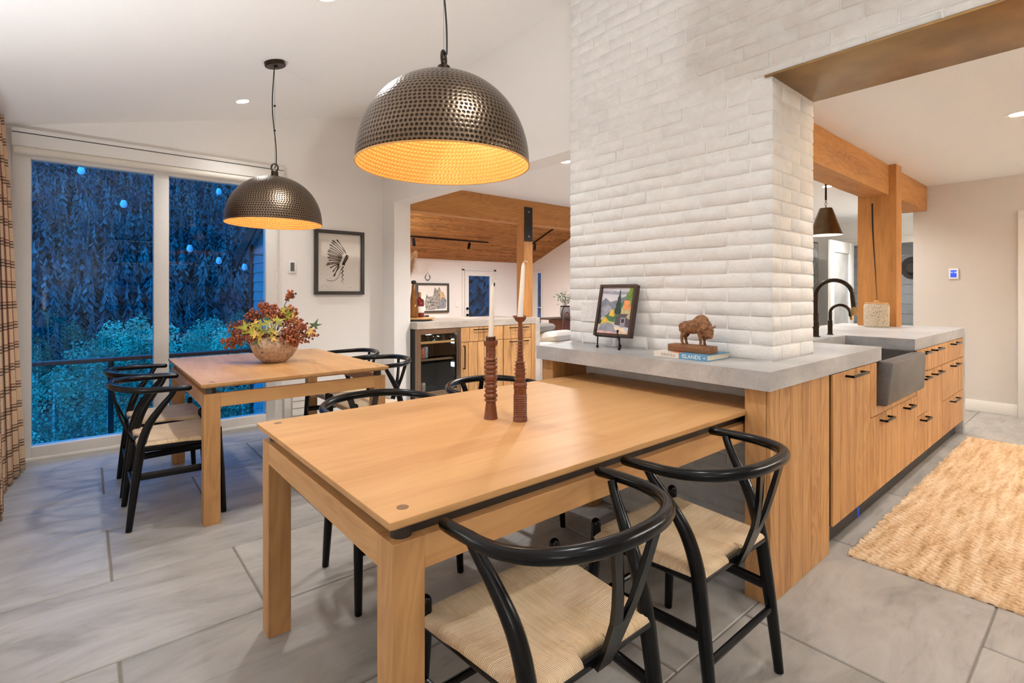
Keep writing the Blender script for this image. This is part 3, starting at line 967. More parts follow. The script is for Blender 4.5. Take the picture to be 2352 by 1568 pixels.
# the far slope: more conifers than anyone could count
def small_conifer(b, x, y, z, h_, rd):
    for i in range(15):
        t = (i + rd.uniform(-.4, .4)) / 14
        t = min(1, max(0, t))
        zz = z + h_ * (0.05 + 0.9 * t)
        r = h_ * (0.16 * (1 - t) ** 0.8 + 0.012) * rd.uniform(.7, 1.2)
        for j in range(5):
            a = 2 * math.pi * rd.random()
            c, s_ = math.cos(a), math.sin(a)
            wv = r * rd.uniform(.16, .3) + h_ * .006
            q = h_ * rd.uniform(-.02, .02)
            b.add([(x, y, zz + h_ * .06 + q), (x + c * r * .6 - s_ * wv, y + s_ * r * .6 + c * wv, zz + q), (x + c * r, y + s_ * r, zz - h_ * .07 * (1.2 - t) + q), (x + c * r * .6 + s_ * wv, y + s_ * r * .6 - c * wv, zz + q)], [(0, 1, 2, 3)])
b = B()
for i in range(3200):
    y = 64 + 176 * (i / 3200) ** 1.1 + rnd.uniform(-3, 3)
    x = rnd.uniform(-0.12 * y - 2, 0.29 * y + 4)
    small_conifer(b, x, y, HZ(x, y) - .3, rnd.uniform(4.5, 9.5), rnd)
fo_ = b.build('far_forest', M['conifer'])
tag(fo_, 'dense far conifer forest covering the upper hillside', 'forest', kind='stuff')

# ------------------------------------------------------------------ dining tables
def table(name, x0, x1, y0, y1, label, along):
    t = thing(name, ((x0 + x1) / 2, (y0 + y1) / 2, 0), label, 'table', 'oak dining tables')
    zt, e = 0.745, 0.018
    b = B()
    # slab with an under-cut edge
    pr = [(0.0, zt), (0.0, zt - 0.016), (e, zt - 0.027)]
    V = []
    for d, z in pr:
        V += [(x0 + d, y0 + d, z), (x1 - d, y0 + d, z), (x1 - d, y1 - d, z), (x0 + d, y1 - d, z)]
    fs = [(0, 1, 2, 3), (11, 10, 9, 8)]
    for i in range(2):
        for k in range(4):
            k2 = (k + 1) % 4
            fs.append((i * 4 + k2, i * 4 + k, i * 4 + 4 + k, i * 4 + 4 + k2))
    b.add(V, fs)
    b.build('table_top', M['oak' + along], t, bevel=0.0012, seg=1)
    i_, lg, ft = 0.016, 0.076, 0.687
    fx0, fx1, fy0, fy1 = x0 + i_, x1 - i_, y0 + i_, y1 - i_
    for a in (fx0, fx1 - lg):
        for c in (fy0, fy1 - lg):
            B().box(a, a + lg, c, c + lg, 0.0, ft).build('leg', M['oakZ'], t, bevel=0.0012, seg=1)
            B().lathe([(0.024, 0), (0.024, zt - 0.027 - ft)], 16, (a + lg / 2, c + lg / 2, ft)).build('spacer', M['kick'], t, smooth=True)
            B().lathe([(0.0135, 0), (0.0135, 0.0006)], 20, (min(max(a + lg / 2 + (0.004 if a == fx0 else 0), x0 + .05), x1 - .05), c + lg / 2, zt)).build('inlay', M['inlay'], t)
    rh = 0.072
    for c in (fy0, fy1 - 0.03):
        B().box(fx0 + lg, fx1 - lg, c, c + 0.03, ft - rh, ft).build('rail', M['oakX'], t, bevel=0.0012, seg=1)
    for a in (fx0, fx1 - 0.03):
        B().box(a, a + 0.03, fy0 + lg, fy1 - lg, ft - rh, ft).build('rail', M['oakY'], t, bevel=0.0012, seg=1)
    if along == 'X':
        B().box(fx0 + 0.0302, fx1 - 0.0302, fy0 + 0.0302, fy1 - 0.0302, ft - 0.004, zt - 0.0275).build('sub_board', M['kick'], t)
    return t
table('dining_table', 0.475, 2.30, 0.955, 2.008, 'oak dining table with two candlesticks, its end under the grey counter', 'X')
table('dining_table', 0.453, 1.502, 3.03, 4.402, 'square oak dining table by the window with the flower bowl', 'Y')

# ------------------------------------------------------------------ wishbone chairs
ct = thing('wishbone_chair', (0, 0, 0), 'x', 'chair', 'black wishbone chairs')
for s in (-1, 1):
    B().tube([(s * .232, .236, .004), (s * .227, .224, .24), (s * .222, .213, .40), (s * .2215, .2125, .465)], [.0145, .018, .0185, .0165], 12, dome=True).build('front_leg', M['black'], ct, smooth=True, angle=60)
    lp = cr([(s * .204, -.186, .003, .0145), (s * .200, -.166, .18, .018), (s * .194, -.140, .38, .0205), (s * .193, -.126, .46, .0205), (s * .199, -.098, .54, .0195), (s * .213, -.052, .615, .0165), (s * .229, -.010, .675, .0135), (s * .237, .008, .708, .0125)], 5)
    B().tube(lp, [p[3] for p in lp], 12).build('rear_leg', M['black'], ct, smooth=True, angle=60)
    B().tube([(s * .224, .21, .268), (s * .197, -.15, .268)], .019, 10, up=(0, 0, 1), flat=.42).build('side_stretcher', M['black'], ct, smooth=True, angle=60)
    B().tube([(s * .221, .208, .418), (s * .193, -.133, .418)], .016, 10).build('seat_rail', M['black'], ct, smooth=True, angle=60)
B().tube([(-.225, .222, .22), (.225, .222, .22)], .0105, 10).build('front_stretcher', M['black'], ct, smooth=True)
B().tube([(-.199, -.163, .20), (.199, -.163, .20)], .0105, 10).build('rear_stretcher', M['black'], ct, smooth=True)
B().tube([(-.192, -.140, .418), (.192, -.140, .418)], .0135, 10).build('rear_rail', M['black'], ct, smooth=True)
bw = []
for i in range(41):
    a = math.pi * i / 40
    ex, ey = .2555 * math.copysign(abs(math.cos(a)) ** 0.86, math.cos(a)), -.028 - .226 * abs(math.sin(a)) ** 0.92
    bw.append((ex, ey, .716 + .014 * math.sin(a) ** 2))
bw = [(.256, .068, .712), (.2575, .03, .714)] + bw + [(-.2575, .03, .714), (-.256, .068, .712)]
mid = len(bw) / 2
B().tube(bw, [.0145 + .0035 * math.sin(math.pi * i / (len(bw) - 1)) for i in range(len(bw))], 14, up=(0, 0, 1), dome=True).build('bow_rail', M['black'], ct, smooth=True, angle=60)
# Y splat
Bs, Tp = Vector((0, -.152, .412)), Vector((0, -.243, .722))
ax = (Tp - Bs)
nrm = Vector((0, -ax.z, ax.y)).normalized()
def sp(u, v, side):
    p = Bs + ax * v + Vector((u, 0, 0)) + nrm * (0.014 * math.sin(math.pi * v)) 
    return tuple(p + nrm * (0.011 if side else 0.0))
lft = [(-.022, 0), (-.026, .2), (-.033, .42), (-.052, .70), (-.079, 1.0)]
inn = [(-.052, 1.0), (-.030, .76), (-.012, .52), (0, .41)]
poly = lft + inn + [(-u, v) for u, v in inn[::-1][1:]] + [(-u, v) for u, v in lft[::-1]]
q = B()
n_ = len(lft)
# left half strips and right half strips, closed at the fork
Ls = lft[2:]; Is = [(0, .41), (-.012, .52), (-.030, .76), (-.052, 1.0)]
stem = [(-.022, 0), (-.026, .2), (-.033, .42), (0, .41), (.033, .42), (.026, .2), (.022, 0)]
q.prism(stem, sp)
for s in (-1, 1):
    arm = [(-.033, .42), (-.043, .56), (-.056, .74), (-.079, 1.0), (-.053, 1.0), (-.032, .76), (-.014, .55), (0, .41)]
    q.prism([(-u, v) for u, v in arm] if s < 0 else [(u, v) for u, v in arm], sp)
q.build('splat', M['black'], ct, smooth=True, angle=30, fix=True)
# woven seat: four wedges
fc, rc = (.222, .214), (.190, -.134)
C0 = Vector((0, .035, .432))
def edge(k, s):
    if k == 0: p = Vector((-fc[0] + 2 * fc[0] * s, fc[1] + .008 * math.sin(math.pi * s), 0)); n = Vector((0, 1, 0))
    elif k == 1: p = Vector((fc[0] + (rc[0] - fc[0]) * s, fc[1] + (rc[1] - fc[1]) * s, 0)); n = Vector((1, 0, 0))
    elif k == 2:
        x = rc[0] - 2 * rc[0] * s
        p = Vector((x, rc[1] + (.026 if abs(x) < .046 else 0), 0)); n = Vector((0, -1, 0))
    else: p = Vector((-rc[0] + (rc[0] - fc[0]) * s, rc[1] + (fc[1] - rc[1]) * s, 0)); n = Vector((-1, 0, 0))
    return p, n
PIT = 0.0046
b = B()
for k in range(4):
    def fn(u, v, k=k):
        p, n = edge(k, u)
        if v < 0.34:       # roll over the rail
            a = (v / 0.34) * math.pi * 0.95
            rr = 0.017
            zz = .424 + rr * -math.cos(a)
            off = rr * math.sin(a)
            return tuple(p + n * off + Vector((0, 0, zz)))
        t = (v - 0.34) / 0.66
        sag = 0.4412 - 0.010 * (1 - (1 - t) ** 2)
        c = C0 + (Vector((-.05 + .10 * u, 0, 0)) if k == 0 else Vector((.05 - .10 * u, 0, 0)) if k == 2 else Vector((.05, 0, 0)) if k == 1 else Vector((-.05, 0, 0)))
        q_ = p * (1 - t) + Vector((c.x, c.y, 0)) * t
        return (q_.x, q_.y, sag)
    def uvf(u, v, fn=fn, k=k):
        x, y, z_ = fn(u, max(v, 0.34))
        p, n = edge(k, u)
        if k in (0, 2): return (x / PIT, (y + (0 if v > .34 else (0.34 - v) * .12)) / 0.012)
        return (y / PIT, (x + (0 if v > .34 else (0.34 - v) * .12)) / 0.012)
    b.grid(44, 15, fn, uvf)
b.build('woven_seat', M['cordweave'], ct, smooth=True, angle=50)
spots = [((.855, .872), 0, 'black wishbone chair closest to the camera, at the candle table'),
         ((1.498, .882), 0, 'black wishbone chair at the candle table, next to the planked oak end panel'),
         ((1.02, 2.078), 180, 'black wishbone chair on the far side of the candle table, left of the candlesticks'),
         ((1.67, 2.09), 180, 'black wishbone chair behind the candlesticks, in front of the drinks fridge'),
         ((.352, 3.433), -90, 'front one of two wishbone chairs with backs to the curtain at the window table'),
         ((.352, 4.0), -90, 'rear one of two wishbone chairs with backs to the curtain, nearest the window'),
         ((1.585, 3.47), 90, 'front wishbone chair on the opening side of the window table'),
         ((1.605, 4.04), 90, 'rear wishbone chair on the opening side of the window table, below the feather picture')]
for i, ((x, y), a, lb) in enumerate(spots):
    Mt = Matrix.Translation((x, y, 0)) @ Matrix.Rotation(R(a), 4, 'Z')
    if i < len(spots) - 1:
        dup(ct, Mt, lb)
    else:
        ct.matrix_basis = Mt
        ct['label'] = lb

# ------------------------------------------------------------------ pendants and downlights
def light(name, kind, loc, W, col, parent=None, size=0.05, spot=None, blend=0.6, rot=None):
    l = bpy.data.lights.new(name, kind)
    l.energy = W
    l.color = col
    if kind in ('POINT', 'SPOT'): l.shadow_soft_size = size
    if kind == 'SPOT':
        l.spot_size = R(spot or 120)
        l.spot_blend = blend
    o = bpy.data.objects.new(name, l)
    Mt = Matrix.Translation(loc)
    if rot: Mt = Mt @ rot
    put(o, parent, Mt)
    return o

def dome_mesh(Rr, Hh, inner):
    b = B()
    rows = 31
    # super-ellipse profile from the crown to the rim
    pr = []
    for i in range(401):
        a = math.pi / 2 * i / 400
        pr.append((Rr * math.sin(a) ** 0.93, Hh * math.cos(a) ** 0.96 if i < 400 else 0.0))
    d = [0]
    for i in range(400):
        d.append(d[-1] + math.hypot(pr[i + 1][0] - pr[i][0], pr[i + 1][1] - pr[i][1]))
    tot = d[-1]
    st = []
    j = 0
    for k in range(rows + 1):
        target = 0.028 + (tot - 0.028) * k / rows
        while j < 400 and d[j] < target: j += 1
        st.append(pr[min(j, 400)])
    st[-1] = (Rr, 0.0)
    n = 96
    o = 0
    rd = random.Random(2)
    for k in range(rows + 1):
        for i in range(n):
            a = 2 * math.pi * i / n
            b.v.append((st[k][0] * math.cos(a), st[k][0] * math.sin(a), st[k][1]))
    for k in range(rows):
        rm = (st[k][0] + st[k + 1][0]) / 2
        cnt = max(6, round(2 * math.pi * rm / 0.0150))
        of = rd.random()
        for i in range(n):
            i2 = (i + 1) % n
            q = (k * n + i, (k + 1) * n + i, (k + 1) * n + i2, k * n + i2)
            u0, u1 = i / n * cnt + of, (i + 1) / n * cnt + of
            uv = [(u0, 0), (u0, 1), (u1, 1), (u1, 0)]
            if inner: q = q[::-1]; uv = uv[::-1]
            b.uv[len(b.f)] = uv
            b.f.append(q)
    c = len(b.v)
    b.v.append((0, 0, Hh))
    for i in range(n):
        f = (c, i, (i + 1) % n)
        b.f.append(f[::-1] if inner else f)
    return b.mesh('dome', smooth=True, angle=180)

def pendant(x, y, zr, label, ring_rot):
    p = thing('dome_pendant', (x, y, zr), label, 'pendant lamp', 'hammered dome pendants')
    Mt = Matrix.Translation((x, y, zr))
    sh = obj('shade', dome_mesh(0.297, 0.315, False), M['ham_out'], p, Mt)
    obj('lining', dome_mesh(0.294, 0.311, True), M['ham_in'], sh, Mt)
    B().lathe([(0.294, 0.0), (0.2985, -0.001), (0.2985, 0.004), (0.296, 0.006)], 96, caps=False).build('rim', M['ham_in'], p, smooth=True, M=Mt)
    B().lathe([(0.03, 0.309), (0.03, 0.321), (0.022, 0.323), (0.022, 0.347), (0.018, 0.350), (0.0001, 0.350)], 20).build('cap', M['bronze'], p, smooth=True, M=Mt)
    rg = [(0.0215 * math.cos(a), 0, 0.374 + 0.026 * math.sin(a)) for a in [2 * math.pi * i / 24 for i in range(24)]]
    B().tube(rg, 0.0055, 8, closed=True).build('ring', M['bronze'], p, smooth=True, M=Mt @ Matrix.Rotation(R(ring_rot), 4, 'Z'))
    ct_ = CZ(x) - zr
    wv = [(0.012 * math.sin(5 * t + 1.0) * (1 if 0 < t < 1 else 0) - 0.006 * math.sin(math.pi * t), 0.004 * math.sin(9 * t), 0.37 + (ct_ - 0.40) * t) for t in [i / 30 for i in range(31)]]
    B().tube(wv, 0.0034, 8).build('flex', M['cord'], p, smooth=True, M=Mt @ Matrix.Rotation(R(-50), 4, 'Z'))
    B().tube([(0, 0, 0.40), (0, 0, ct_ - 0.02)], 0.0009, 6).build('steel_wire', M['steel'], p, M=Mt)
    for t in (0.33, 0.58):
        B().lathe([(0.007, 0), (0.007, 0.01)], 10, (0, 0, 0.40 + (ct_ - 0.42) * t)).build('cable_clip', M['bronze'], p, smooth=True, M=Mt)
    tl = Matrix.Translation((x, y, CZ(x) - 0.001)) @ Matrix.Rotation(-math.atan(0.2455), 4, 'Y')
    B().lathe([(0.0001, -0.034), (0.012, -0.034), (0.012, -0.026), (0.062, -0.026), (0.066, -0.022), (0.066, 0.0), (0.0001, 0)], 32).build('canopy', M['bronze'], p, smooth=True, M=tl)
    B().lathe([(0.0001, 0.0), (0.02, 0.004), (0.03, 0.03), (0.028, 0.05), (0.015, 0.075), (0.013, 0.10)], 16, (0, 0, 0.18)).build('bulb', M['bulb'], p, smooth=True, M=Mt)
    light('pendant_light', 'POINT', (x, y, zr + 0.15), PEND_W, (1, 0.84, 0.60), p, 0.03)
pendant(0.952, 1.503, 1.655, 'large hammered bronze dome pendant hanging over the candle table', 40)
pendant(0.957, 3.586, 1.672, 'smaller looking hammered dome pendant over the window table', -35)

def can(x, y, z, label, W=CAN_W, tilt=0.0, col=(.95, 0.975, 1), spot=150, soft=0.05, vis=True):
    Mt = Matrix.Translation((x, y, z)) @ Matrix.Rotation(tilt, 4, 'Y')
    p = thing('recessed_downlight', (x, y, z), label, 'downlight', 'recessed ceiling lights')
    B().lathe([(0.045, -0.001), (0.064, -0.004), (0.066, 0.0)], 28).build('trim_ring', M['white'], p, smooth=True, M=Mt)
    B().lathe([(0.0001, -0.0015), (0.046, -0.0015)], 24).build('lens', M['lamp'], p, M=Mt)
    light('downlight', 'SPOT', (x, y, z - 0.03), W, col, p, soft, spot, 0.75)
sl_ = -math.atan(0.2455)
can(0.956, 4.482, CZ(0.956), 'lit round downlight in the sloped ceiling between pendant and window', W=CAN_W * .8, tilt=sl_, spot=120)
can(0.956, 2.62, CZ(0.956), 'downlight in the sloped ceiling between the two pendants, at the top edge', W=CAN_W * 1.3, tilt=sl_)
for y in (0.55, -1.1):
    can(0.956, y, CZ(0.956), 'downlight in the sloped ceiling above the camera', W=CAN_W * .8, tilt=sl_)
can(4.666, 0.411, KZ, 'lit downlight in the kitchen ceiling at the right edge', W=CAN_W * .9, soft=.01, spot=95)
for x in (3.05, 5.9):
    can(x, 0.411, KZ, 'downlight in the kitchen ceiling above the jute rug', W=CAN_W * .75, soft=.01, spot=95)
can(3.263, 3.148, KZ, 'lit downlight in the flat ceiling beyond the bronze pendant', W=CAN_W * 3.0)
can(6.215, 2.037, KZ, 'lit downlight behind the cone pendant', W=CAN_W * 1.6)
can(4.9, 3.9, KZ, 'downlight in the flat ceiling before the timber beam', W=CAN_W * 2.0)
can(4.5, 2.35, KZ, 'downlight above the back of the kitchen island, hidden by the pillar', W=CAN_W * 1.5)  # extra lamp, added to brighten the timber post and beam
can(8.3, 2.1, KZ, 'downlight in the passage before the grey boards', W=CAN_W * 2.6)
can(3.1, -1.2, KZ, 'downlight in the kitchen ceiling behind the camera', W=CAN_W * .35)
can(5.2, -1.2, KZ, 'second downlight in the kitchen ceiling behind the camera', W=CAN_W * .35)
can(0.2, 3.6, CZ(0.2), 'unused', tilt=sl_) if False else None

# fill lamps added out of the frame to brighten the ceilings
def uplighter(x, y, zf, h_, label, W):
    t = thing('uplighter_lamp', (x, y, zf), label, 'floor lamp', 'uplighter floor lamps')
    B().lathe([(.11, 0), (.11, .015), (.02, .03), (.0001, .03)], 28, (x, y, zf)).build('base', M['bronze'], t, smooth=True)
    B().tube([(x, y, zf + .03), (x, y, zf + h_ - .06)], .012, 10).build('pole', M['bronze'], t, smooth=True)
    B().lathe([(.0001, -.07), (.03, -.068), (.09, -.03), (.118, .02), (.12, .02), (.09, -.024), (.0001, -.05)], 32, (x, y, zf + h_)).build('bowl', M['bronze'], t, smooth=True)
    B().lathe([(.0001, -.045), (.03, -.035), (.035, -.015), (.0001, .0)], 16, (x, y, zf + h_)).build('bulb', M['lamp'], t, smooth=True)
    light('uplight', 'SPOT', (x, y, zf + h_ + .03), W, (.91, .955, 1), t, .08, 160, .5, rot=Matrix.Rotation(R(180), 4, 'X'))
uplighter(-.385, 2.2, 0, .80, 'low bronze uplighter lamp by the left wall, left of the camera', UP_W * .62)
uplighter(-.335, -1.0, 0, .80, 'bronze uplighter lamp in the corner behind the camera', UP_W * .5)
uplighter(2.95, 8.6, -.30, 1.75, 'bronze uplighter lamp in the living room corner', UP_W * 1.6)
wc = thing('wall_cabinet', (4.9, -2.02, 1.45), 'oak wall cabinets on the kitchen wall behind the camera', 'cabinet')  # unseen cabinets added to hold fill light for the kitchen ceiling
for i in range(5):
    B().box(3.2 + i * .7, 3.895 + i * .7, -2.198, -1.86, 1.45, 2.10).build('door', M['oakcab'], wc, bevel=.003, seg=1)
B().box(3.2, 6.7, -2.15, -1.9, 2.1005, 2.106).build('led_strip', M['lamp'], wc)
for x in (3.8, 5.0, 6.2):
    light('cabinet_uplight', 'SPOT', (x, -2.0, 2.13), UP_W * 1.3, (.91, .955, 1), wc, .08, 165, .5, rot=Matrix.Rotation(R(180), 4, 'X'))

# ------------------------------------------------------------------ concrete counter, sink, island cabinets
YF = 0.85
CT, CB = 0.914, 0.839
cs = thing('concrete_counter', (3.9, 1.2, 0), 'long grey concrete counter wrapping the brick pillar, with waterfall end', 'counter')
b = B()
b.box(1.997, XB - 0.002, YF, 2.16, CB, CT)
b.box(XB - 0.002, 3.427, YF, 0.972, CB, CT)
b.box(2.79, 3.427, 0.972, 1.775, CB, CT)
b.box(3.427, 4.164, 1.25, 1.775, CB, CT)
b.box(4.164, 5.795, YF, 1.775, CB, CT)
bmx = bmesh.new()
o = b.build('worktop', M['conc'], cs)
bmx.from_mesh(o.data)
bmesh.ops.remove_doubles(bmx, verts=bmx.verts, dist=0.0001)
bmx.to_mesh(o.data); bmx.free()
B().box(5.795, 5.874, YF, 1.775, 0.0, CT).build('waterfall_end', M['conc'], cs, bevel=0.003, seg=1)
sk = thing('apron_sink', (3.75, 1.0, 0.6), 'dark concrete apron front sink set into the island', 'sink')
B().hexa([(3.345, 0.805, 0.595), (4.19, 0.805, 0.595), (4.19, 0.865, 0.595), (3.345, 0.865, 0.595)],
         [(3.40, 0.79, CB - 0.005), (4.155, 0.79, CB - 0.005), (4.155, 0.865, CB - 0.005), (3.40, 0.865, CB - 0.005)]).build('apron', M['sink'], sk, bevel=0.012, seg=3)
b = B().box(3.40, 4.155, 0.865, 1.30, 0.60, 0.62).box(3.385, 3.40, 0.865, 1.30, 0.60, CB - 0.002).box(4.155, 4.17, 0.865, 1.30, 0.60, CB - 0.002).box(3.40, 4.155, 1.285, 1.30, 0.62, CB - 0.002)
b.build('basin', M['sink'], sk, bevel=0.004, seg=1)
B().lathe([(0.0001, 0.0), (0.04, 0.0), (0.045, 0.003)], 20, (3.78, 1.1, 0.621)).build('drain', M['bronze'], sk, smooth=True)

def pull(parent, x0, x1, z, y=YF, r=0.0055, d=0.035, vert=False, z1=None):
    b = B()
    if not vert:
        b.box(x0, x1, y - d - r, y - d + r, z - r, z + r)
        for x in (x0, x1 - 2 * r): b.box(x, x + 2 * r, y - d, y - 0.0005, z - r, z + r)
    else:
        b.box(x0 - r, x0 + r, y - d - r, y - d + r, z, z1)
        for zz in (z, z1 - 2 * r): b.box(x0 - r, x0 + r, y - d, y - 0.0005, zz, zz + 2 * r)
    b.build('handle', M['black'], parent, bevel=0.0012, seg=1)

WID = [0.118, 0.083, 0.104, 0.128, 0.092, 0.111, 0.076, 0.12]
def planks(parent, x0, x1, z0, z1, y=YF, seed=0, mat='oakcab', d=0.016):
    x, k = x0, seed
    while x < x1 - 0.001:
        e = x + WID[k % len(WID)]
        if x1 - e < 0.045: e = x1
        B().box(x + 0.0018, e - 0.0018, y, y + d, z0, z1).build('plank', M[mat], parent, bevel=0.0022, seg=1)
        x = e; k += 1
def front(unit, name, x0, x1, z0, z1, pulls, y=YF, seed=0, mat='oakcab'):
    g = 0.0022
    f = B().box(x0 + g, x1 - g, y + 0.0125, y + 0.02, z0 + g, z1 - g).build(name, M['kick'], unit)
    planks(f, x0 + g, x1 - g, z0 + g, z1 - g, y, seed, mat, 0.0125)
    for p in pulls:
        if len(p) == 3: pull(f, p[0], p[1], p[2], y)
        else: pull(f, p[0], None, p[2], y, vert=True, z1=p[3])
def cabinet(x0, x1, label, fronts, y=YF, y1=1.70, z0=0.118, group='island cabinets', nm='island_cabinet'):
    u = thing(nm, ((x0 + x1) / 2, (y + y1) / 2, 0), label, 'cabinet', group)
    B().box(x0 + 0.001, x1 - 0.001, y + 0.021, y1, z0, CB - 0.001).build('carcass', M['oakcab'], u)
    for k, f in enumerate(fronts):
        front(u, *f, y=y, seed=k * 3 + int(x0 * 10))
    return u
ep = thing('end_panel', (2.35, 0.91, 0), 'full height planked oak end panel at the near corner of the counter', 'panel', 'oak end panels')
B().box(2.03, 2.314, 0.879, 0.962, 0.0, CB - 0.001).box(2.314, 2.66, 0.879, 0.9715, 0.0, CB - 0.001).build('core', M['oakZ'], ep, bevel=0.001, seg=1)
planks(ep, 2.03, 2.66, 0.0, CB - 0.001, 0.862, 1, 'oakcab', 0.0165)
ep2 = thing('end_panel', (2.15, 2.1, 0), 'oak panel holding up the far end of the grey counter', 'panel', 'oak end panels')
B().box(2.03, 2.312, 2.058, 2.145, 0.0, CB - 0.001).build('core', M['oakZ'], ep2, bevel=0.001, seg=1)
cabinet(2.665, 3.232, 'planked oak dishwasher front beside the end panel', [('door', 2.665, 3.232, 0.122, 0.836, [(2.83, 3.07, 0.812)])], y1=0.968)
u = thing('island_cabinet', (3.72, 1.2, 0), 'oak cabinet with a wide drawer under the dark sink', 'cabinet', 'island cabinets')
B().box(3.233, 4.215, YF + 0.021, 1.70, 0.118, 0.585).box(3.233, 3.38, YF + 0.021, 1.70, 0.585, CB - 0.001).build('carcass', M['oakcab'], u)
front(u, 'drawer', 3.233, 4.215, 0.122, 0.54, [(3.39, 3.55, 0.507), (3.87, 4.02, 0.507)], seed=4)
front(u, 'filler', 3.233, 3.342, 0.541, 0.836, [], seed=0)
B().box(3.345, 4.215, YF + 0.004, YF + 0.02, 0.541, 0.592).build('filler', M['oakcab'], u)
cabinet(4.217, 4.508, 'narrow oak three drawer unit right of the sink', [('drawer', 4.217, 4.508, 0.678, 0.836, [(4.29, 4.45, 0.812)]), ('drawer', 4.217, 4.508, 0.393, 0.677, [(4.295, 4.455, 0.64)]), ('drawer', 4.217, 4.508, 0.122, 0.392, [(4.285, 4.45, 0.365)])])
cabinet(4.510, 4.964, 'oak unit with a tall lower front, second from the counter end', [('drawer', 4.510, 4.964, 0.672, 0.836, [(4.61, 4.85, 0.812)]), ('door', 4.510, 4.964, 0.122, 0.671, [(4.615, 4.855, 0.64)])])
cabinet(4.966, 5.79, 'wide oak three drawer unit at the waterfall end', [('drawer', 4.966, 5.79, 0.672, 0.836, [(5.26, 5.495, 0.812)]), ('drawer', 4.966, 5.79, 0.392, 0.671, [(5.25, 5.49, 0.64)]), ('drawer', 4.966, 5.79, 0.122, 0.391, [(5.238, 5.48, 0.36)])])
tag(B().box(2.662, 5.793, 0.905, 0.925, 0.0, 0.117).build('toe_kick', M['kick'], None, bevel=0.002, seg=1), 'dark recessed toe kick along the island base', 'toe kick')
tag(B().box(3.20, 3.235, 0.9035, 0.905, 0.0, 0.05).build('tape_strip', plain('blue_tape', S(40, 80, 220), 0.5)), 'tiny blue tape on the dark toe kick', 'tape')

# faucets, jar
def faucet(name, x, y, h0, rad, reach, drop, label, hs, knob):
    t = thing(name, (x, y, CT), label, 'faucet', 'bronze faucets')
    Mt = Matrix.Translation((x, y, CT))
    B().lathe([(hs * 1.7, 0), (hs * 1.7, .006), (hs * 1.25, .007), (hs * 1.25, .103), (hs * 1.1, .105), (hs, .106)], 20).build('base', M['bronze'], t, smooth=True, M=Mt)
    pts = [(0, 0, .104), (0, 0, h0)] + [(0, -reach / 2 + reach / 2 * math.cos(a), h0 + rad * math.sin(a)) for a in [math.pi * i / 16 for i in range(1, 16)]] + [(0, -reach, h0 - 0.01), (0, -reach - 0.006, h0 - drop)]
    B().tube(pts, hs * .82, 14).build('spout', M['bronze'], t, smooth=True, M=Mt)
    B().tube([(0, -reach - 0.006, h0 - drop), (0, -reach - 0.012, h0 - drop - knob)], hs * .95, 14).build('nozzle', M['brass'], t, smooth=True, M=Mt)
    B().tube([(0, 0, .07), (hs * 2.2, 0, .07)], hs * .8, 12).tube([(hs * 2.2, 0, .065), (hs * 2.4, 0, .16)], hs * .35, 8, dome=True).tube([(hs * 1.0, -.004, .155), (hs * 4.5, .004, .155)], hs * .25, 8).build('lever', M['bronze'], t, smooth=True, M=Mt)
faucet('kitchen_faucet', 3.884, 1.345, .285, .105, .222, .075, 'tall dark bronze gooseneck faucet beside the brick pillar', .0165, .055)
faucet('filter_faucet', 4.161, 1.345, .155, .062, .128, .02, 'short dark bronze filter faucet right of the tall one', .0125, .022)
j = thing('lidded_jar', (5.433, 1.385, CT), 'cream patterned stoneware jar with wooden lid before the timber post', 'jar')
Mj = Matrix.Translation((5.433, 1.385, CT))
B().lathe([(0.088, 0), (0.094, 0.006), (0.096, 0.05), (0.096, 0.099), (0.093, 0.1015), (0.096, 0.104), (0.096, 0.185), (0.092, 0.2), (0.084, 0.206)], 40).build('body', M['jar'], j, smooth=True, M=Mj)
B().lathe([(0.086, 0.2065), (0.088, 0.212), (0.086, 0.217), (0.0001, 0.218)], 32).build('lid', M['oakX'], j, smooth=True, M=Mj)
B().lathe([(0.012, 0.217), (0.02, 0.228), (0.012, 0.236), (0.0001, 0.237)], 16).build('lid_knob', M['oakX'], j, smooth=True, M=Mj)

# ------------------------------------------------------------------ timber posts and beams
def timber(name, x0, x1, y0, y1, z0, z1, mat, parent=None, am=0.004, seed=0):
    b = B()
    nx, ny, nz = max(1, int((x1 - x0) / .09)), max(1, int((y1 - y0) / .09)), max(1, int((z1 - z0) / .09))
    nx, ny, nz = min(nx, 60), min(ny, 60), min(nz, 40)
    def face(nu, nv, f): b.grid(nu, nv, f)
    lx, ly, lz = x1 - x0, y1 - y0, z1 - z0
    face(nx, nz, lambda u, v: (x0 + lx * u, y0, z0 + lz * v)); face(nx, nz, lambda u, v: (x1 - lx * u, y1, z0 + lz * v))
    face(ny, nz, lambda u, v: (x0, y1 - ly * u, z0 + lz * v)); face(ny, nz, lambda u, v: (x1, y0 + ly * u, z0 + lz * v))
    face(nx, ny, lambda u, v: (x0 + lx * u, y1 - ly * v, z0)); face(nx, ny, lambda u, v: (x0 + lx * u, y0 + ly * v, z1))
    me = b.mesh(name)
    bm = bmesh.new(); bm.from_mesh(me)
    bmesh.ops.remove_doubles(bm, verts=bm.verts, dist=0.0005)
    for v in bm.verts:
        k = noise.noise_vector(Vector(v.co) * 3.3 + Vector((seed, 0, 0)))
        ex = (abs(v.co.z - z0) < 1e-4 or abs(v.co.z - z1) < 1e-4)
        v.co += Vector((k.x, k.y, 0 if ex else k.z)) * am
    bm.to_mesh(me); bm.free()
    return me
po = thing('timber_post', (5.69, 1.43, CT), 'thick timber post with a long crack standing on the kitchen counter', 'post', 'timber posts')
obj('shaft', timber('shaft', 5.602, 5.775, 1.278, 1.578, CT, KZ, None, am=0.002), M['beamZ'], po)
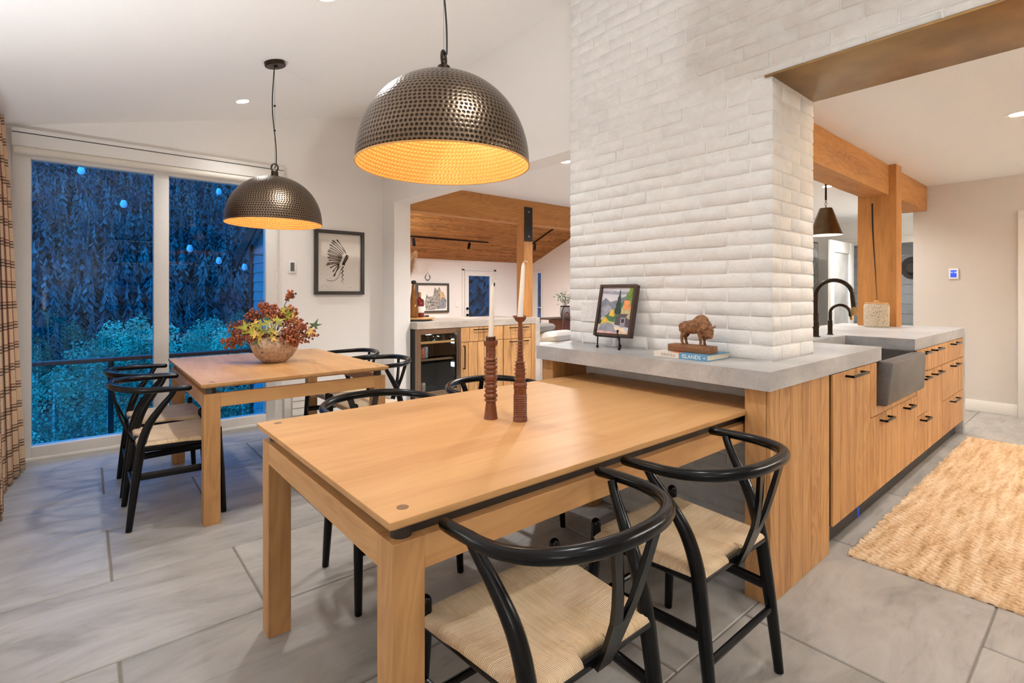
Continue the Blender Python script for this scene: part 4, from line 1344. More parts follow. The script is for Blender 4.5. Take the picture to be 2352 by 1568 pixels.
ck = [(1.461, 2.05, .006), (1.458, 1.85, .006), (1.450, 1.65, .0045), (1.438, 1.45, .003), (1.430, 1.25, .0016), (1.426, 1.08, .0008)]
V, Fc = [], []
for i, (y_, z_, w_) in enumerate(ck):
    V += [(5.5985, y_ - w_, z_), (5.5985, y_ + w_, z_)]
    if i: Fc.append((2 * i - 2, 2 * i - 1, 2 * i + 1, 2 * i))
B().add(V, Fc).build('crack', M['dark'], po)
for x0, x1 in ((2.80, 5.602), (5.775, 7.045)):
    bo = obj('timber_beam', timber('timber_beam', x0, x1, 1.335, 1.545, 2.115, KZ - 0.001, None, am=0.004, seed=x0), M['beamX'])
    tag(bo, 'hewn timber beam from the brick pillar to the post' if x0 < 3 else 'short hewn timber beam between post and kitchen end wall', 'beam', 'kitchen timber beams')
bo = obj('timber_beam', timber('timber_beam', 2.617, 9.09, 4.78, 4.93, 2.09, KZ - 0.001, None, am=0.003, seed=9), M['beamX'])
tag(bo, 'long smooth timber beam between hall and living room', 'beam')
p2 = thing('timber_post', (4.28, 4.86, CT), 'slim timber post with black steel bracket at the bar end', 'post', 'timber posts')
obj('shaft', timber('shaft', 4.205, 4.352, 4.78, 4.915, CT, 2.089, None, am=0.001), M['beamZ'], p2)
B().box(4.215, 4.342, 4.768, 4.7785, 1.872, 2.30).build('bracket', M['iron'], p2, bevel=0.001, seg=1)
for z_ in (1.93, 2.24):
    B().lathe([(0.0001, 0.006), (0.012, 0.005), (0.014, 0)], 8, M=Matrix.Translation((4.278, 4.768, z_)) @ Matrix.Rotation(R(90), 4, 'X')).build('bolt', M['steel'], p2, smooth=True)

# cone pendant in the kitchen
cp = thing('cone_pendant', (5.76, 1.9, 1.81), 'dark bronze cone pendant hanging behind the kitchen beam', 'pendant lamp')
Mc = Matrix.Translation((5.76, 1.9, 1.805))
B().lathe([(0.148, 0.0), (0.150, 0.004), (0.146, 0.012), (0.058, 0.268), (0.056, 0.274), (0.0001, 0.276)], 40, caps=False).build('shade', M['bronze2'], cp, smooth=True, M=Mc)
B().lathe([(0.147, 0.001), (0.143, 0.012), (0.05, 0.26), (0.0001, 0.262)], 40, caps=False).build('lining', M['white'], cp, smooth=True, M=Mc)
B().lathe([(0.0001, 0.03), (0.03, 0.04), (0.04, 0.07), (0.03, 0.11), (0.015, 0.14), (0.014, 0.2)], 16).build('bulb', M['lamp'], cp, smooth=True, M=Mc)
for z_, a in ((0.292, 0), (0.318, 90), (0.344, 0)):
    rg = [(0.010 * math.cos(t), 0, z_ + 0.016 * math.sin(t)) for t in [2 * math.pi * i / 14 for i in range(14)]]
    B().tube(rg, 0.003, 6, closed=True).build('chain_link', M['brass'], cp, smooth=True, M=Mc @ Matrix.Rotation(R(a), 4, 'Z'))
B().tube([(0, 0, 0.356), (0, 0, KZ - 1.806)], 0.009, 10).build('rod', M['bronze'], cp, smooth=True, M=Mc)
light('cone_light', 'SPOT', (5.76, 1.9, 1.83), 12, (1, 0.88, 0.72), cp, 0.05, 130, 0.6)

# thermostat panel on the kitchen wall
th = thing('wall_touchscreen', (7.04, 1.11, 1.36), 'small white wall controller with lit blue screen', 'controller')
B().box(7.034, 7.0495, 1.071, 1.149, 1.366, 1.479).build('body', M['white'], th, bevel=0.003)
B().box(7.0325, 7.034, 1.085, 1.135, 1.385, 1.460).build('screen', M['screen'], th)
tmx = text_mesh('71 72', 0.022)
obj('digits', tmx, M['screenw'], th, Matrix.Translation((7.0318, 1.11, 1.435)) @ Matrix.Rotation(R(-90), 4, 'Z') @ Matrix.Rotation(R(90), 4, 'X'))

# hat, picture in the passage
ht = thing('felt_hat', (9.585, 2.0, 1.6), 'dark brown felt hat hung on the grey boards', 'hat')
Mh = Matrix.Translation((9.598, 1.985, 1.60)) @ Matrix.Rotation(R(-90), 4, 'Y')
M['felt'] = plain('brown_felt', S(46, 40, 36), 0.8, vary=0.1)
B().lathe([(0.16, 0.002), (0.162, 0.006), (0.12, 0.010), (0.088, 0.016), (0.080, 0.07), (0.068, 0.10), (0.03, 0.108), (0.0001, 0.10)], 32, wob=lambda a, z: 1 + 0.06 * math.cos(2 * a)).build('crown', M['felt'], ht, smooth=True, M=Mh)
B().lathe([(0.090, 0.016), (0.0905, 0.03), (0.087, 0.042), (0.083, 0.044)], 32, wob=lambda a, z: 1 + 0.06 * math.cos(2 * a)).build('band', M['iron'], ht, smooth=True, M=Mh)
pf = thing('framed_print', (8.75, 3.09, 1.2), 'narrow framed print on the wall left of the glazed door', 'picture')
B().box(8.55, 8.99, 3.075, 3.098, 1.1, 2.03).build('picture_frame', M['walframe'], pf, bevel=0.002, seg=1)
B().box(8.57, 8.97, 3.072, 3.075, 1.12, 2.01).build('print', plain('blue_grey_print', S(196, 200, 198), 0.6, vary=0.25, bs=9), pf)

# ------------------------------------------------------------------ jute rug
random.seed(4)
b = B()
rx0, rx1, ry0, ry1 = 2.70, 5.675, -0.55, 0.803
nr = 98
dx = (rx1 - rx0) / nr
ny = 84
V, Fc = [], []
for i in range(nr):
    sh = random.uniform(-0.006, 0.006)
    for j in range(ny + 1):
        y_ = ry0 + (ry1 - ry0) * j / ny + (sh if j in (0, ny) else 0)
        tw = 0.0022 * math.sin(j * 1.9 + i * 2.4) + random.uniform(-.0008, .0008)
        h_ = 0.0165 + 0.0045 * math.sin(j * 2.1 + i * 1.3 + random.uniform(-.6, .6)) + random.uniform(-.0014, .0014)
        xc = rx0 + dx * (i + 0.5) + tw
        e = dx * 0.43
        for k, (ox, oz) in enumerate(((-e, 0.001), (-e * .72, h_ * .66), (0, h_), (e * .72, h_ * .66), (e, 0.001))):
            V.append((xc + ox, y_, oz))
    o0 = i * (ny + 1) * 5
    for j in range(ny):
        for k in range(4):
            a = o0 + j * 5 + k
            Fc.append((a, a + 1, a + 6, a + 5))
    Fc.append(tuple(o0 + k for k in range(5))[::-1]); Fc.append(tuple(o0 + ny * 5 + k for k in range(5)))
b.add(V, Fc)
rg_ = thing('jute_rug', ((rx0 + rx1) / 2, (ry0 + ry1) / 2, 0), 'chunky woven jute runner on the kitchen floor', 'rug')
o = b.build('braided_rows', M['jute'], rg_, smooth=True, angle=70); o['kind'] = 'stuff'
B().box(rx0 + .004, rx1 - .004, ry0 + .008, ry1 - .008, .0008, .004).build('backing', plain('dark_jute', S(96, 66, 38), .95), rg_)

# ------------------------------------------------------------------ bar with drinks fridge
YBR = 4.645
bc = thing('bar_counter', (3.45, 5.0, 0), 'warm grey concrete bar top with waterfall end in the opening', 'counter')
B().box(2.617, 4.278, YBR, 5.36, CB, CT).build('worktop', M['concw'], bc, bevel=0.003, seg=1)
B().box(4.2785, 4.356, YBR, 4.779, 0.0, CT).box(4.2785, 4.356, 4.93, 5.36, 0.0, CT).box(4.2785, 4.356, 4.779, 4.93, 0, CT - .002).build('waterfall_end', M['concw'], bc)
fr = thing('drinks_fridge', (2.87, 4.9, 0), 'under counter drinks fridge with steel framed glass door', 'fridge')
y0 = YBR + 0.004
B().box(2.622, 2.634, y0 + .05, 5.3, 0.1, 0.835).box(3.148, 3.16, y0 + .05, 5.3, 0.1, 0.835).box(2.634, 3.148, 5.2, 5.3, 0.1, 0.835).box(2.634, 3.148, y0 + .05, 5.2, 0.815, 0.835).box(2.634, 3.148, y0 + .05, 5.2, 0.1, 0.13).build('cabinet_body', M['dark'], fr)
dr = B().box(2.622, 2.668, y0, y0 + .045, 0.105, 0.836).box(3.113, 3.16, y0, y0 + .045, 0.105, 0.836).box(2.668, 3.113, y0, y0 + .045, 0.783, 0.836).box(2.668, 3.113, y0, y0 + .045, 0.105, 0.178).build('door_frame', M['steel'], fr, bevel=0.002, seg=1)
B().box(2.668, 3.113, y0 + .012, y0 + .018, 0.178, 0.783).build('door_glass', M['pane'], dr)
B().tube([(3.145, y0 - .02, 0.30), (3.145, y0 - .02, 0.80)], 0.006, 8).build('handle', M['steel'], dr, smooth=True)
for z_ in (0.688, 0.505):
    B().box(2.640, 3.142, y0 + .06, 5.18, z_, z_ + .006).build('shelf', M['pane2'], fr)
    B().box(2.640, 3.142, y0 + .05, y0 + .062, z_ - .008, z_ + .016).build('shelf_lip', M['oakX'] if z_ > .6 else M['steel'], fr)
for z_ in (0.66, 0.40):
    B().box(3.134, 3.146, y0 + .10, y0 + .15, z_, z_ + 0.045).build('led_strip', M['led'], fr)  # glowing bars stand in for bright reflections on the fridge glass
light('fridge_light', 'POINT', (2.9, 4.9, 0.78), 0.6, (0.7, 0.85, 1), fr, 0.03)
for i in range(5):
    x = 2.70 + i * 0.095
    bt = thing('wine_bottle', (x, 4.9, 0.694), 'dark wine bottle lying on the fridge top shelf', 'bottle', 'wine bottles in the fridge')
    B().lathe([(0.0001, 0.012), (0.03, 0.0), (0.037, 0.006), (0.037, 0.2), (0.013, 0.25), (0.013, 0.3), (0.0001, 0.301)], 18, M=Matrix.Translation((x, 4.74, 0.732)) @ Matrix.Rotation(R(-90), 4, 'X')).build('glass', M['greenglass'], bt, smooth=True)
for i, (x, y_, z_) in enumerate([(2.70, 4.76, .512), (2.77, 4.80, .512), (2.70, 4.85, .512), (2.84, 4.86, .512), (2.70, 4.76, .131), (2.775, 4.80, .131)]):
    k = thing('drink_can', (x, y_, z_), 'drink can standing inside the fridge', 'can', 'cans in the fridge')
    B().lathe([(0.025, 0), (0.032, 0.008), (0.032, 0.105), (0.026, 0.118), (0.026, 0.122), (0.0001, 0.12)], 18, (x, y_, z_)).build('body', plain('can_print_%d' % i, [S(150, 170, 200), S(196, 110, 80), S(220, 210, 200)][i % 3], 0.3, vary=0.25, bs=30, metal=0.4), k, smooth=True)
YB0 = YBR + 0.004
def barcab(x0, x1, label, fr_):
    cabinet(x0, x1, label, fr_, y=YB0, y1=5.3, z0=0.1, group='bar cabinets', nm='bar_cabinet')
barcab(3.164, 3.766, 'oak bar cabinet right of the drinks fridge, drawer over door', [('drawer', 3.164, 3.766, 0.672, 0.836, [(3.336, 3.60, 0.808)]), ('door', 3.164, 3.766, 0.104, 0.671, [(3.197, 0, 0.379, 0.637)])])
barcab(3.768, 4.216, 'oak bar cabinet with two long handles by the bar end', [('drawer', 3.768, 4.216, 0.672, 0.836, [(3.862, 4.145, 0.806)]), ('door', 3.768, 4.216, 0.104, 0.671, [(3.862, 4.145, 0.64)])])
tag(B().box(4.218, 4.277, YB0, 4.8, 0.0, CB - .001).build('filler_panel', M['oakZ'], None, bevel=0.001, seg=1), 'narrow oak filler between bar cabinet and waterfall end', 'panel')
tag(B().box(2.617, 4.217, 4.72, 4.74, 0, 0.099).build('toe_kick', M['kick']), 'dark toe kick below the bar cabinets', 'toe kick')

# things on the bar
sb = thing('serving_board', (2.80, 4.93, CT), 'round edged wooden board stacked on a dark tray on the bar', 'board')
B().lathe([(0.15, 0.0), (0.155, 0.004), (0.155, 0.014), (0.15, 0.018)], 32, (2.785, 4.93, CT)).build('tray', M['dark'], sb, smooth=True)
B().lathe([(0.185, 0.018), (0.19, 0.022), (0.19, 0.034), (0.185, 0.038)], 32, (2.80, 4.96, CT)).build('board', M['oakX'], sb, smooth=True)
zb = CT + 0.0385
def bottle(name, x, y, prof, mat, label, cork=None, lab=None):
    t = thing(name, (x, y, zb), label, 'bottle', 'bottles on the bar')
    B().lathe(prof, 24, (x, y, zb)).build('glass', M[mat], t, smooth=True)
    if cork: B().lathe(cork, 16, (x, y, zb)).build('stopper', M['oakZ'] if lab else M['dark'], t, smooth=True)
    if lab: B().lathe(lab, 24, (x, y, zb)).build('bottle_label', M['paper'], t, smooth=True)
bottle('tall_bottle', 2.738, 4.93, [(0.0001, 0), (0.045, 0), (0.052, 0.01), (0.05, 0.10), (0.042, 0.16), (0.026, 0.28), (0.021, 0.36), (0.0001, 0.362)], 'amber', 'tall tapering amber bottle on the bar board', [(0.018, 0.362), (0.026, 0.37), (0.03, 0.385), (0.02, 0.402), (0.0001, 0.404)])
bottle('square_bottle', 2.822, 4.95, [(0.0001, 0), (0.046, 0), (0.05, 0.006), (0.05, 0.175), (0.044, 0.195), (0.016, 0.208), (0.015, 0.222), (0.0001, 0.223)], 'red', 'squat bottle of red spirit with cream label and cork', [(0.018, 0.222), (0.019, 0.275), (0.0001, 0.276)], [(0.0505, 0.05), (0.0508, 0.051), (0.0508, 0.118), (0.0505, 0.119)])
bottle('flat_bottle', 2.70, 5.02, [(0.0001, 0), (0.04, 0), (0.042, 0.15), (0.02, 0.19), (0.016, 0.30), (0.0001, 0.301)], 'amber', 'shorter amber bottle half hidden by the wall end')
op = thing('bottle_opener', (2.91, 4.98, zb), 'small black opener lying on the wooden board', 'opener')
B().tube([(2.87, 4.97, zb + .008), (2.93, 4.985, zb + .008)], .007, 8, dome=True).tube([(2.93, 4.985, zb + .008), (2.955, 4.99, zb + .008)], .01, 8, dome=True).build('body', M['black'], op, smooth=True)
pv = thing('pampas_vase', (2.735, 5.12, CT), 'dried pampas grass plume in a clear vase by the wall end', 'vase')
B().lathe([(0.05, 0), (0.055, 0.005), (0.05, 0.2), (0.04, 0.36), (0.043, 0.38)], 24, (2.735, 5.12, CT), caps=False).build('vase', M['pane2'], pv, smooth=True)
b = B()
rd = random.Random(8)
for s_ in range(5):
    ax0 = (rd.uniform(-.02, .02), rd.uniform(-.02, .02))
    lean = (rd.uniform(-.05, .16), rd.uniform(-.12, .08))
    for i in range(900):
        t = rd.random()
        zc = 0.40 + 0.36 * t
        px, py = ax0[0] + lean[0] * t, ax0[1] + lean[1] * t
        a = rd.uniform(0, 6.28); rr = 0.085 * math.sin(math.pi * min(1, t * .9 + .08)) + .012
        q0 = Vector((px, py, zc)); q1 = q0 + Vector((math.cos(a) * rr, math.sin(a) * rr, rd.uniform(-.03, .05)))
        sd = Vector((-math.sin(a), math.cos(a), 0)) * .003
        b.add([q0 - sd, q0 + sd, q1], [(0, 1, 2)], Matrix.Translation((2.735, 5.12, CT)))
o = b.build('plumes', M['pampas'], pv); o['kind'] = 'stuff'
b = B()
for i in range(5): b.tube([(2.735, 5.12, CT + .01), (2.735 + .006 * (i - 2), 5.12, CT + .42)], .002, 5)
b.build('stalks', M['stem'], pv)
rb = thing('wooden_bowl', (4.13, 4.80, CT), 'shallow brown dish at the foot of the slim post', 'dish')
B().lathe([(0.05, 0), (0.075, 0.006), (0.09, 0.024), (0.086, 0.024), (0.07, 0.010), (0.0001, 0.008)], 28, (4.10, 4.74, CT)).build('dish', M['walnut'], rb, smooth=True)

# ------------------------------------------------------------------ living room
ln = 9.975
pw = thing('animal_drawing', (6.05, 9.98, 0.77), 'framed drawing of two grey wolves on the far wall', 'picture')
px0, px1, pz0, pz1 = 5.60, 6.462, 0.772, 1.447
B().box(px0, px1, ln - .01, ln + .02, pz0, pz0 + .05).box(px0, px1, ln - .01, ln + .02, pz1 - .05, pz1).box(px0, px0 + .05, ln - .01, ln + .02, pz0 + .05, pz1 - .05).box(px1 - .05, px1, ln - .01, ln + .02, pz0 + .05, pz1 - .05).build('picture_frame', plain('taupe_frame', S(74, 70, 62), 0.5), pw, bevel=0.003, seg=1)
B().box(px0 + .05, px1 - .05, ln + .006, ln + .02, pz0 + .05, pz1 - .05).build('sheet', M['paper'], pw)
def flat(poly, y, X0, Z0, sx, sz):
    return [(X0 + sx * u, y, Z0 + sz * v) for u, v in poly]
M['fur'] = leafmat('grey_fur_drawing', S(96, 92, 88), S(196, 190, 180), 45)
M['fur2'] = leafmat('blue_grey_drawing', S(96, 100, 112), S(170, 172, 178), 40)
M['fur3'] = leafmat('tan_drawing', S(200, 160, 110), S(226, 196, 150), 40)
def shape(parent, name, mat, poly, y, X0=px0 + .05, Z0=pz0 + .05, sx=.762, sz=.575):
    p = flat(poly, y, X0, Z0, sx, sz)
    B().add(p, [tuple(range(len(p)))]).build(name, M[mat], parent)
shape(pw, 'standing_wolf', 'fur', [(.5, .05), (.95, .08), (.97, .4), (.9, .6), (.86, .75), (.80, .72), (.72, .95), (.66, .8), (.56, .92), (.53, .72), (.48, .5)], ln + .0055)
shape(pw, 'wolf_shadow', 'fur2', [(.68, .06), (.95, .09), (.97, .45), (.8, .42)], ln + .0050)
shape(pw, 'wolf_cheek', 'fur3', [(.74, .45), (.9, .5), (.84, .72), (.74, .8)], ln + .0050)
shape(pw, 'resting_wolf', 'fur', [(.26, .02), (.56, .03), (.6, .3), (.56, .48), (.5, .56), (.36, .55), (.28, .66), (.26, .52), (.22, .3)], ln + .0045)
for u, v in ((.42, .34), (.52, .33), (.74, .62), (.84, .5), (.48, .2)):
    p = [(px0 + .05 + .762 * u + .014 * math.cos(a), ln + .004, pz0 + .05 + .575 * v + .012 * math.sin(a)) for a in [6.283 * i / 8 for i in range(8)]]
    B().add(p, [tuple(range(8))]).build('ink_mark', M['ink'], pw)
nk = thing('bead_necklace', (5.9, 9.985, 1.5), 'drop shaped beaded necklace hanging above the wolf drawing', 'necklace')
b = B(); b2 = B()
for i in range(46):
    a = 2 * math.pi * i / 46
    r_ = 0.062 * (1 - .55 * max(0, math.cos(a)) ** 2)
    x_, z_ = 5.90 + r_ * math.sin(a) * (1 - .55 * max(0, math.cos(a))), 1.585 + (0.108 if math.cos(a) > 0 else 0.075) * math.cos(a)
    (b2 if abs(math.cos(a)) < .35 or math.cos(a) < -.75 else b).ball((x_, 9.985, z_), 0.0085 if math.cos(a) < .5 else .004, 6, 4)
b.build('light_beads', M['taupe'], nk, smooth=True); b2.build('dark_beads', M['ink'], nk, smooth=True)
sw = thing('light_switch', (6.69, 9.99, .9), 'white switch plate left of the far glazed door', 'switch', 'switch plates')
B().box(6.65, 6.73, 9.99, 9.999, .89, 1.01).build('plate', M['white'], sw, bevel=.002, seg=1)
B().box(6.675, 6.705, 9.986, 9.99, .92, .98).build('rocker', M['white'], sw, bevel=.001, seg=1)

def track(p0, p1, heads, label):
    t = thing('track_light', p0, label, 'track light', 'ceiling track lights')
    a, c = Vector(p0), Vector(p1)
    B().tube([a, c], .017, 4, up=(0, .38, .92)).build('rail', M['black'], t)
    for f, aim in heads:
        q = a.lerp(c, f) + Vector((0, 0, -.02))
        B().tube([q, q + Vector((0, 0, -.05))], .012, 8).build('stem', M['black'], t, smooth=True)
        d = Vector(aim).normalized()
        s0 = q + Vector((0, 0, -.07)) - d * .05
        B().tube([s0, s0 + d * .15], .032, 14).build('lamp_head', M['black'], t, smooth=True, angle=40)
        e = s0 + d * .151
        light('track_lamp', 'SPOT', tuple(e + d * .01), 60, (1, .9, .78), t, .03, 75, .7, rot=d.to_track_quat('-Z', 'Y').to_matrix().to_4x4())
track((4.6, 9.085, LZ(9.085) - .02), (6.93, 9.085, LZ(9.085) - .02), [(.19, (.25, .2, -1)), (.775, (-.55, -.5, -.8))], 'black ceiling track parallel to the far wall')
track((8.18, 9.0, LZ(9.0) - .02), (8.18, 7.4, LZ(7.4) - .02), [(.06, (0, .1, -1))], 'black ceiling track running up the boarded slope')
for x in (4.4, 7.0):
    for y in (6.2, 8.0):
        can(x, y, LZ(y) - .004, 'downlight high in the boarded ceiling beyond the beam', W=190)
sf = thing('sofa', (6.3, 6.5, -.30), 'off white sofa with loose cushions beyond the bar end', 'sofa')
def cushion(name, c, sx, sy, sz, mat, parent, rot=(0, 0, 0), lab=None):
    b = B()
    n = 14
    for sgn in (1, -1):
        def f(u, v, sgn=sgn):
            x, y = 2 * u - 1, 2 * v - 1
            h_ = max(0, (1 - x ** 4) * (1 - y ** 4)) ** .5
            k = 1 - .06 * (1 - h_)
            return (x * sx * k, y * sy * k, sgn * sz * h_)
        b.grid(n, n, f)
    from mathutils import Euler
    Mt = Matrix.Translation(c) @ Euler([R(a) for a in rot]).to_matrix().to_4x4()
    me = b.mesh(name, smooth=True, angle=180, fix=True)
    return obj(name, me, M[mat], parent, Mt)
B().box(5.2, 6.95, 6.1, 7.1, -.25, .16).build('base', M['linen'], sf, bevel=.05, seg=3)
B().box(5.2, 6.95, 6.0, 6.24, -.25, .40).build('back', M['linen'], sf, bevel=.06, seg=3)
for x in (5.7, 6.45): cushion('seat_cushion', (x, 6.7, .22), .37, .40, .09, 'linen', sf)
tag(cushion('cushion', (6.25, 6.25, .47), .33, .22, .10, 'linen', None, (-8, 0, 8)), 'plump off white cushion lying on the sofa back', 'cushion')
tag(cushion('cushion', (6.0, 6.5, .57), .33, .24, .09, 'greyfab', None, (-20, 0, 5)), 'grey cushion behind the plump off white one', 'cushion')
cn = thing('console_table', (7.05, 7.1, -.30), 'dark wooden side table with rounded edge holding the grey vase', 'table')
B().box(6.86, 7.62, 7.0, 7.45, .70, .728).build('top', M['walframe'], cn, bevel=.01, seg=2)
B().tube(cr([(7.60, 7.22, .715), (7.68, 7.22, .69), (7.70, 7.22, .6), (7.70, 7.22, -.29)], 5), .03, 8).build('leg', M['walframe'], cn, smooth=True)
B().box(7.18, 7.60, 7.05, 7.40, -.30, .70).build('drawer_box', M['walnut'], cn, bevel=.004, seg=1)
vs = thing('grey_vase', (7.45, 7.2, .728), 'grey stoneware vase with leafy branches on the side table', 'vase')
B().lathe([(0.08, 0), (0.10, 0.03), (0.105, 0.14), (0.095, 0.2), (0.09, 0.23), (0.082, 0.23), (0.085, 0.1)], 24, (7.45, 7.2, .728)).build('body', plain('grey_stoneware', S(150, 144, 140), 0.6), vs, smooth=True)
B().lathe([(0.095, 0.212), (0.098, 0.22), (0.098, 0.234), (0.09, 0.236)], 24, (7.45, 7.2, .728)).tube(cr([(7.36, 7.15, .94), (7.31, 7.15, .85), (7.30, 7.15, .72)], 5), .009, 6).build('strap', M['iron'], vs, smooth=True)
rd = random.Random(15)
b = B(); bs_ = B()
for k in range(6):
    top = Vector((rd.uniform(-.28, .14), rd.uniform(-.12, .12), rd.uniform(.38, .55)))
    base = Vector((0, 0, .18))
    bs_.tube([base, base.lerp(top, .5) + Vector((0, 0, .03)), top], .004, 5, M=Matrix.Translation((7.45, 7.2, .728)))
    for i in range(16):
        c = base.lerp(top, .35 + .65 * rd.random()) + Vector((rd.uniform(-.05, .05), rd.uniform(-.05, .05), rd.uniform(-.03, .05)))
        u = Vector((rd.uniform(-1, 1), rd.uniform(-1, 1), rd.uniform(-.4, .6))).normalized()
        w_ = u.orthogonal().normalized()
        b.add([c, c + u * .022 + w_ * .016, c + u * .05, c + u * .022 - w_ * .016], [(0, 1, 2, 3)], Matrix.Translation((7.45, 7.2, .728)))
o = b.build('leaves', M['leafd'], vs); o['kind'] = 'stuff'
bs_.build('branches', M['stem'], vs)
hc = thing('hoop_handle', (6.95, 6.9, .3), 'thin bentwood hoop beside the sofa cushions', 'hoop')
B().tube([(7.02, 6.62, -.295)] + [(6.90 + .12 * math.cos(a), 6.62, .50 + .36 * math.sin(a)) for a in [math.pi * i / 16 for i in range(17)]] + [(6.78, 6.62, .4)], .013, 8).build('hoop', M['walnut'], hc, smooth=True)

# ------------------------------------------------------------------ candlesticks
def ringprof(spec):
    """spec: list of (z, r) control points with rounded beads already expressed"""
    return spec
def bead(z0, z1, r0, r1, n=5):
    return [(r0 + (r1 - r0) * math.sin(math.pi * i / n), z0 + (z1 - z0) * i / n) for i in range(n + 1)]
def holder(x, y, prof, label, ch, tilt, bend):
    t = thing('candlestick', (x, y, .745), label, 'candlestick', 'turned wooden candlesticks')
    B().lathe([(0.0001, 0.0)] + prof, 32, (x, y, .745)).build('stem', M['walnut'], t, smooth=True, angle=50)
    return t
p1 = [(.0265, 0), (.0255, .004), (.0185, .062), (.019, .064)]
z = .064
for h_, r1 in ((.012, .0245), (.020, .0265), (.013, .0235), (.019, .0255), (.012, .0235), (.024, .0268), (.014, .024), (.019, .0255), (.013, .0235)):
    p1 += bead(z, z + h_, .0185, r1, 6); z += h_ + .0008
p1 += [(.019, z + .001), (.0258, z + .006), (.0235, z + .011), (.019, z + .013)]
z += .013
for i in range(5):
    p1 += [(.0185, z), (.0185, z + .012), (.0212, z + .0138), (.0185, z + .0156)]; z += .0156
z_ = .292 - .018
p1 += [(.0185, z_ - .004), (.024, z_), (.0265, z_ + .010), (.026, .292), (.021, .292), (.014, .284), (.0001, .283)]
holder(1.165, 1.512, p1, 'shorter turned walnut candlestick with fat rings, on the left', 0, 0, 0)
p2_ = [(.0262, 0), (.0262, .014), (.0245, .017)]
z = .018
for i in range(10):
    p2_ += bead(z, z + .0078, .0235, .0255, 4); z += .0080
p2_ += [(.0235, z), (.0232, z + .018), (.025, z + .020), (.025, z + .026)]; z += .027
p2_ += bead(z, z + .018, .0225, .026, 6); z += .019
for h_, r0, r1 in ((.016, .0185, .024), (.018, .018, .023), (.016, .0175, .0245), (.013, .0165, .022), (.013, .016, .021)):
    p2_ += [(r0, z), (r0 * 1.02, z + h_ * .5), (r1, z + h_ * .75), (r0, z + h_)]; z += h_
for i in range(6):
    r0 = .0115 - .0006 * i
    p2_ += [(r0, z), (r0, z + .0075), (r0 + .0045, z + .0095), (r0, z + .0125)]; z += .0128
zc = .384 - .02
p2_ += [(.009, z), (.0095, zc - .045), (.0072, zc - .004), (.009, zc), (.018, zc + .006), (.0235, zc + .018), (.0225, .384), (.017, .384), (.0125, .378), (.0001, .377)]
holder(1.227, 1.415, p2_, 'taller turned walnut candlestick with cup top, on the right', 0, 0, 0)
p3 = [(.021, .196), (.0236, .200), (.0242, .208), (.0225, .214), (.019, .2145), (.0185, .200)]
def candle(x, y, z0, h_, tx, ty, wick, label):
    t = thing('taper_candle', (x, y, z0), label, 'candle', 'white taper candles')
    dv = Vector((0.766 * tx, -0.643 * tx, 0))
    n = 14
    pts = [Vector((x, y, z0)) + dv * (i / n) + Vector((0, 0, h_ * i / n)) for i in range(n + 1)]
    rad = [.0112 - .0045 * (i / n) for i in range(n)] + [.003]
    B().tube(pts, rad, 16).build('wax', M['wax'], t, smooth=True, angle=60)
    e = pts[-1]
    B().tube([e, e + Vector((.004, -.003, .008)), e + Vector((.012, -.010, wick))], .0012, 5).build('wick', M['wax'], t, smooth=True)
candle(1.165, 1.512, .745 + .2835, .218, .006, 0, .016, 'shorter white taper candle with long bent wick')
candle(1.227, 1.415, .745 + .3775, .205, .012, 0, .004, 'taller white taper candle in the cup topped candlestick')

# ------------------------------------------------------------------ stone bowl with berry sprays
bx, by = 0.988, 3.705
bowl = thing('stone_bowl', (bx, by, .745), 'round speckled stone bowl on the window table', 'bowl')
prof = [(0.0001, 0.0), (.05, 0), (.075, .006), (.115, .04), (.142, .085), (.152, .12), (.150, .142), (.138, .160), (.115, .172), (.098, .176), (.090, .172), (.105, .15), (.115, .11), (.08, .04), (.0001, .03)]
B().lathe(prof, 48, (bx, by, .745), wob=lambda a, z: 1 + .012 * math.sin(3 * a + 2) + .006 * math.sin(9 * a + z * 40)).build('vessel', M['stone'], bowl, smooth=True, angle=70)
bq = thing('berry_bouquet', (bx, by, .90), 'rust coloured berry sprays and maple leaves in the stone bowl', 'bouquet')
rd = random.Random(23)
RT = Vector((.766, -.643, 0)); FW = Vector((.643, .766, 0)); UP = Vector((0, 0, 1))
base = Vector((bx, by, .90))
sprays = [(-.30, -.02, -.02, .10), (-.26, .0, .07, .12), (-.16, -.06, .04, .13), (-.17, .05, .17, .09), (-.06, .06, .20, .10), (.02, -.02, .17, .10), (.08, .08, .32, .05), (.10, .02, .19, .09), (.17, -.05, .10, .12), (.22, .0, .03, .12), (.16, -.08, .02, .11), (-.10, -.08, .02, .11), (.05, .10, .16, .10), (-.12, .08, .24, .06), (.13, -.03, -.02, .08)]
bb_ = B().ball((0, 0, 0), 1.0, 6, 4).mesh('berry')
bv, bf = [tuple(v.co) for v in bb_.vertices], [tuple(p.vertices) for p in bb_.polygons]
for k, (r_, f_, u_, sz) in enumerate(sprays):
    tip = base + RT * r_ + FW * f_ + UP * u_
    mid = base.lerp(tip, .5) + UP * .045
    sp_ = thing.__call__ if False else None
    b = B().tube(cr([tuple(base), tuple(mid), tuple(tip)], 5), .0025, 5)
    s_ = b.build('spray', M['stem'], bq, smooth=True)
    cl = B()
    for i in range(130 if sz > .07 else 60):
        a = Vector((rd.gauss(0, 1), rd.gauss(0, 1), rd.gauss(0, 1))).normalized() * sz * .62 * rd.random() ** .45
        c = tip.lerp(mid, rd.random() * .35) + RT * a.x * 1.1 + FW * a.y + UP * a.z * .85
        rr = rd.uniform(.0062, .0094)
        cl.add(bv, bf, Matrix.Translation(c) @ Matrix.Diagonal((rr, rr, rr, 1)))
    o = cl.build('berries', M['berry'], s_, smooth=True, angle=180)
    o['kind'] = 'stuff'
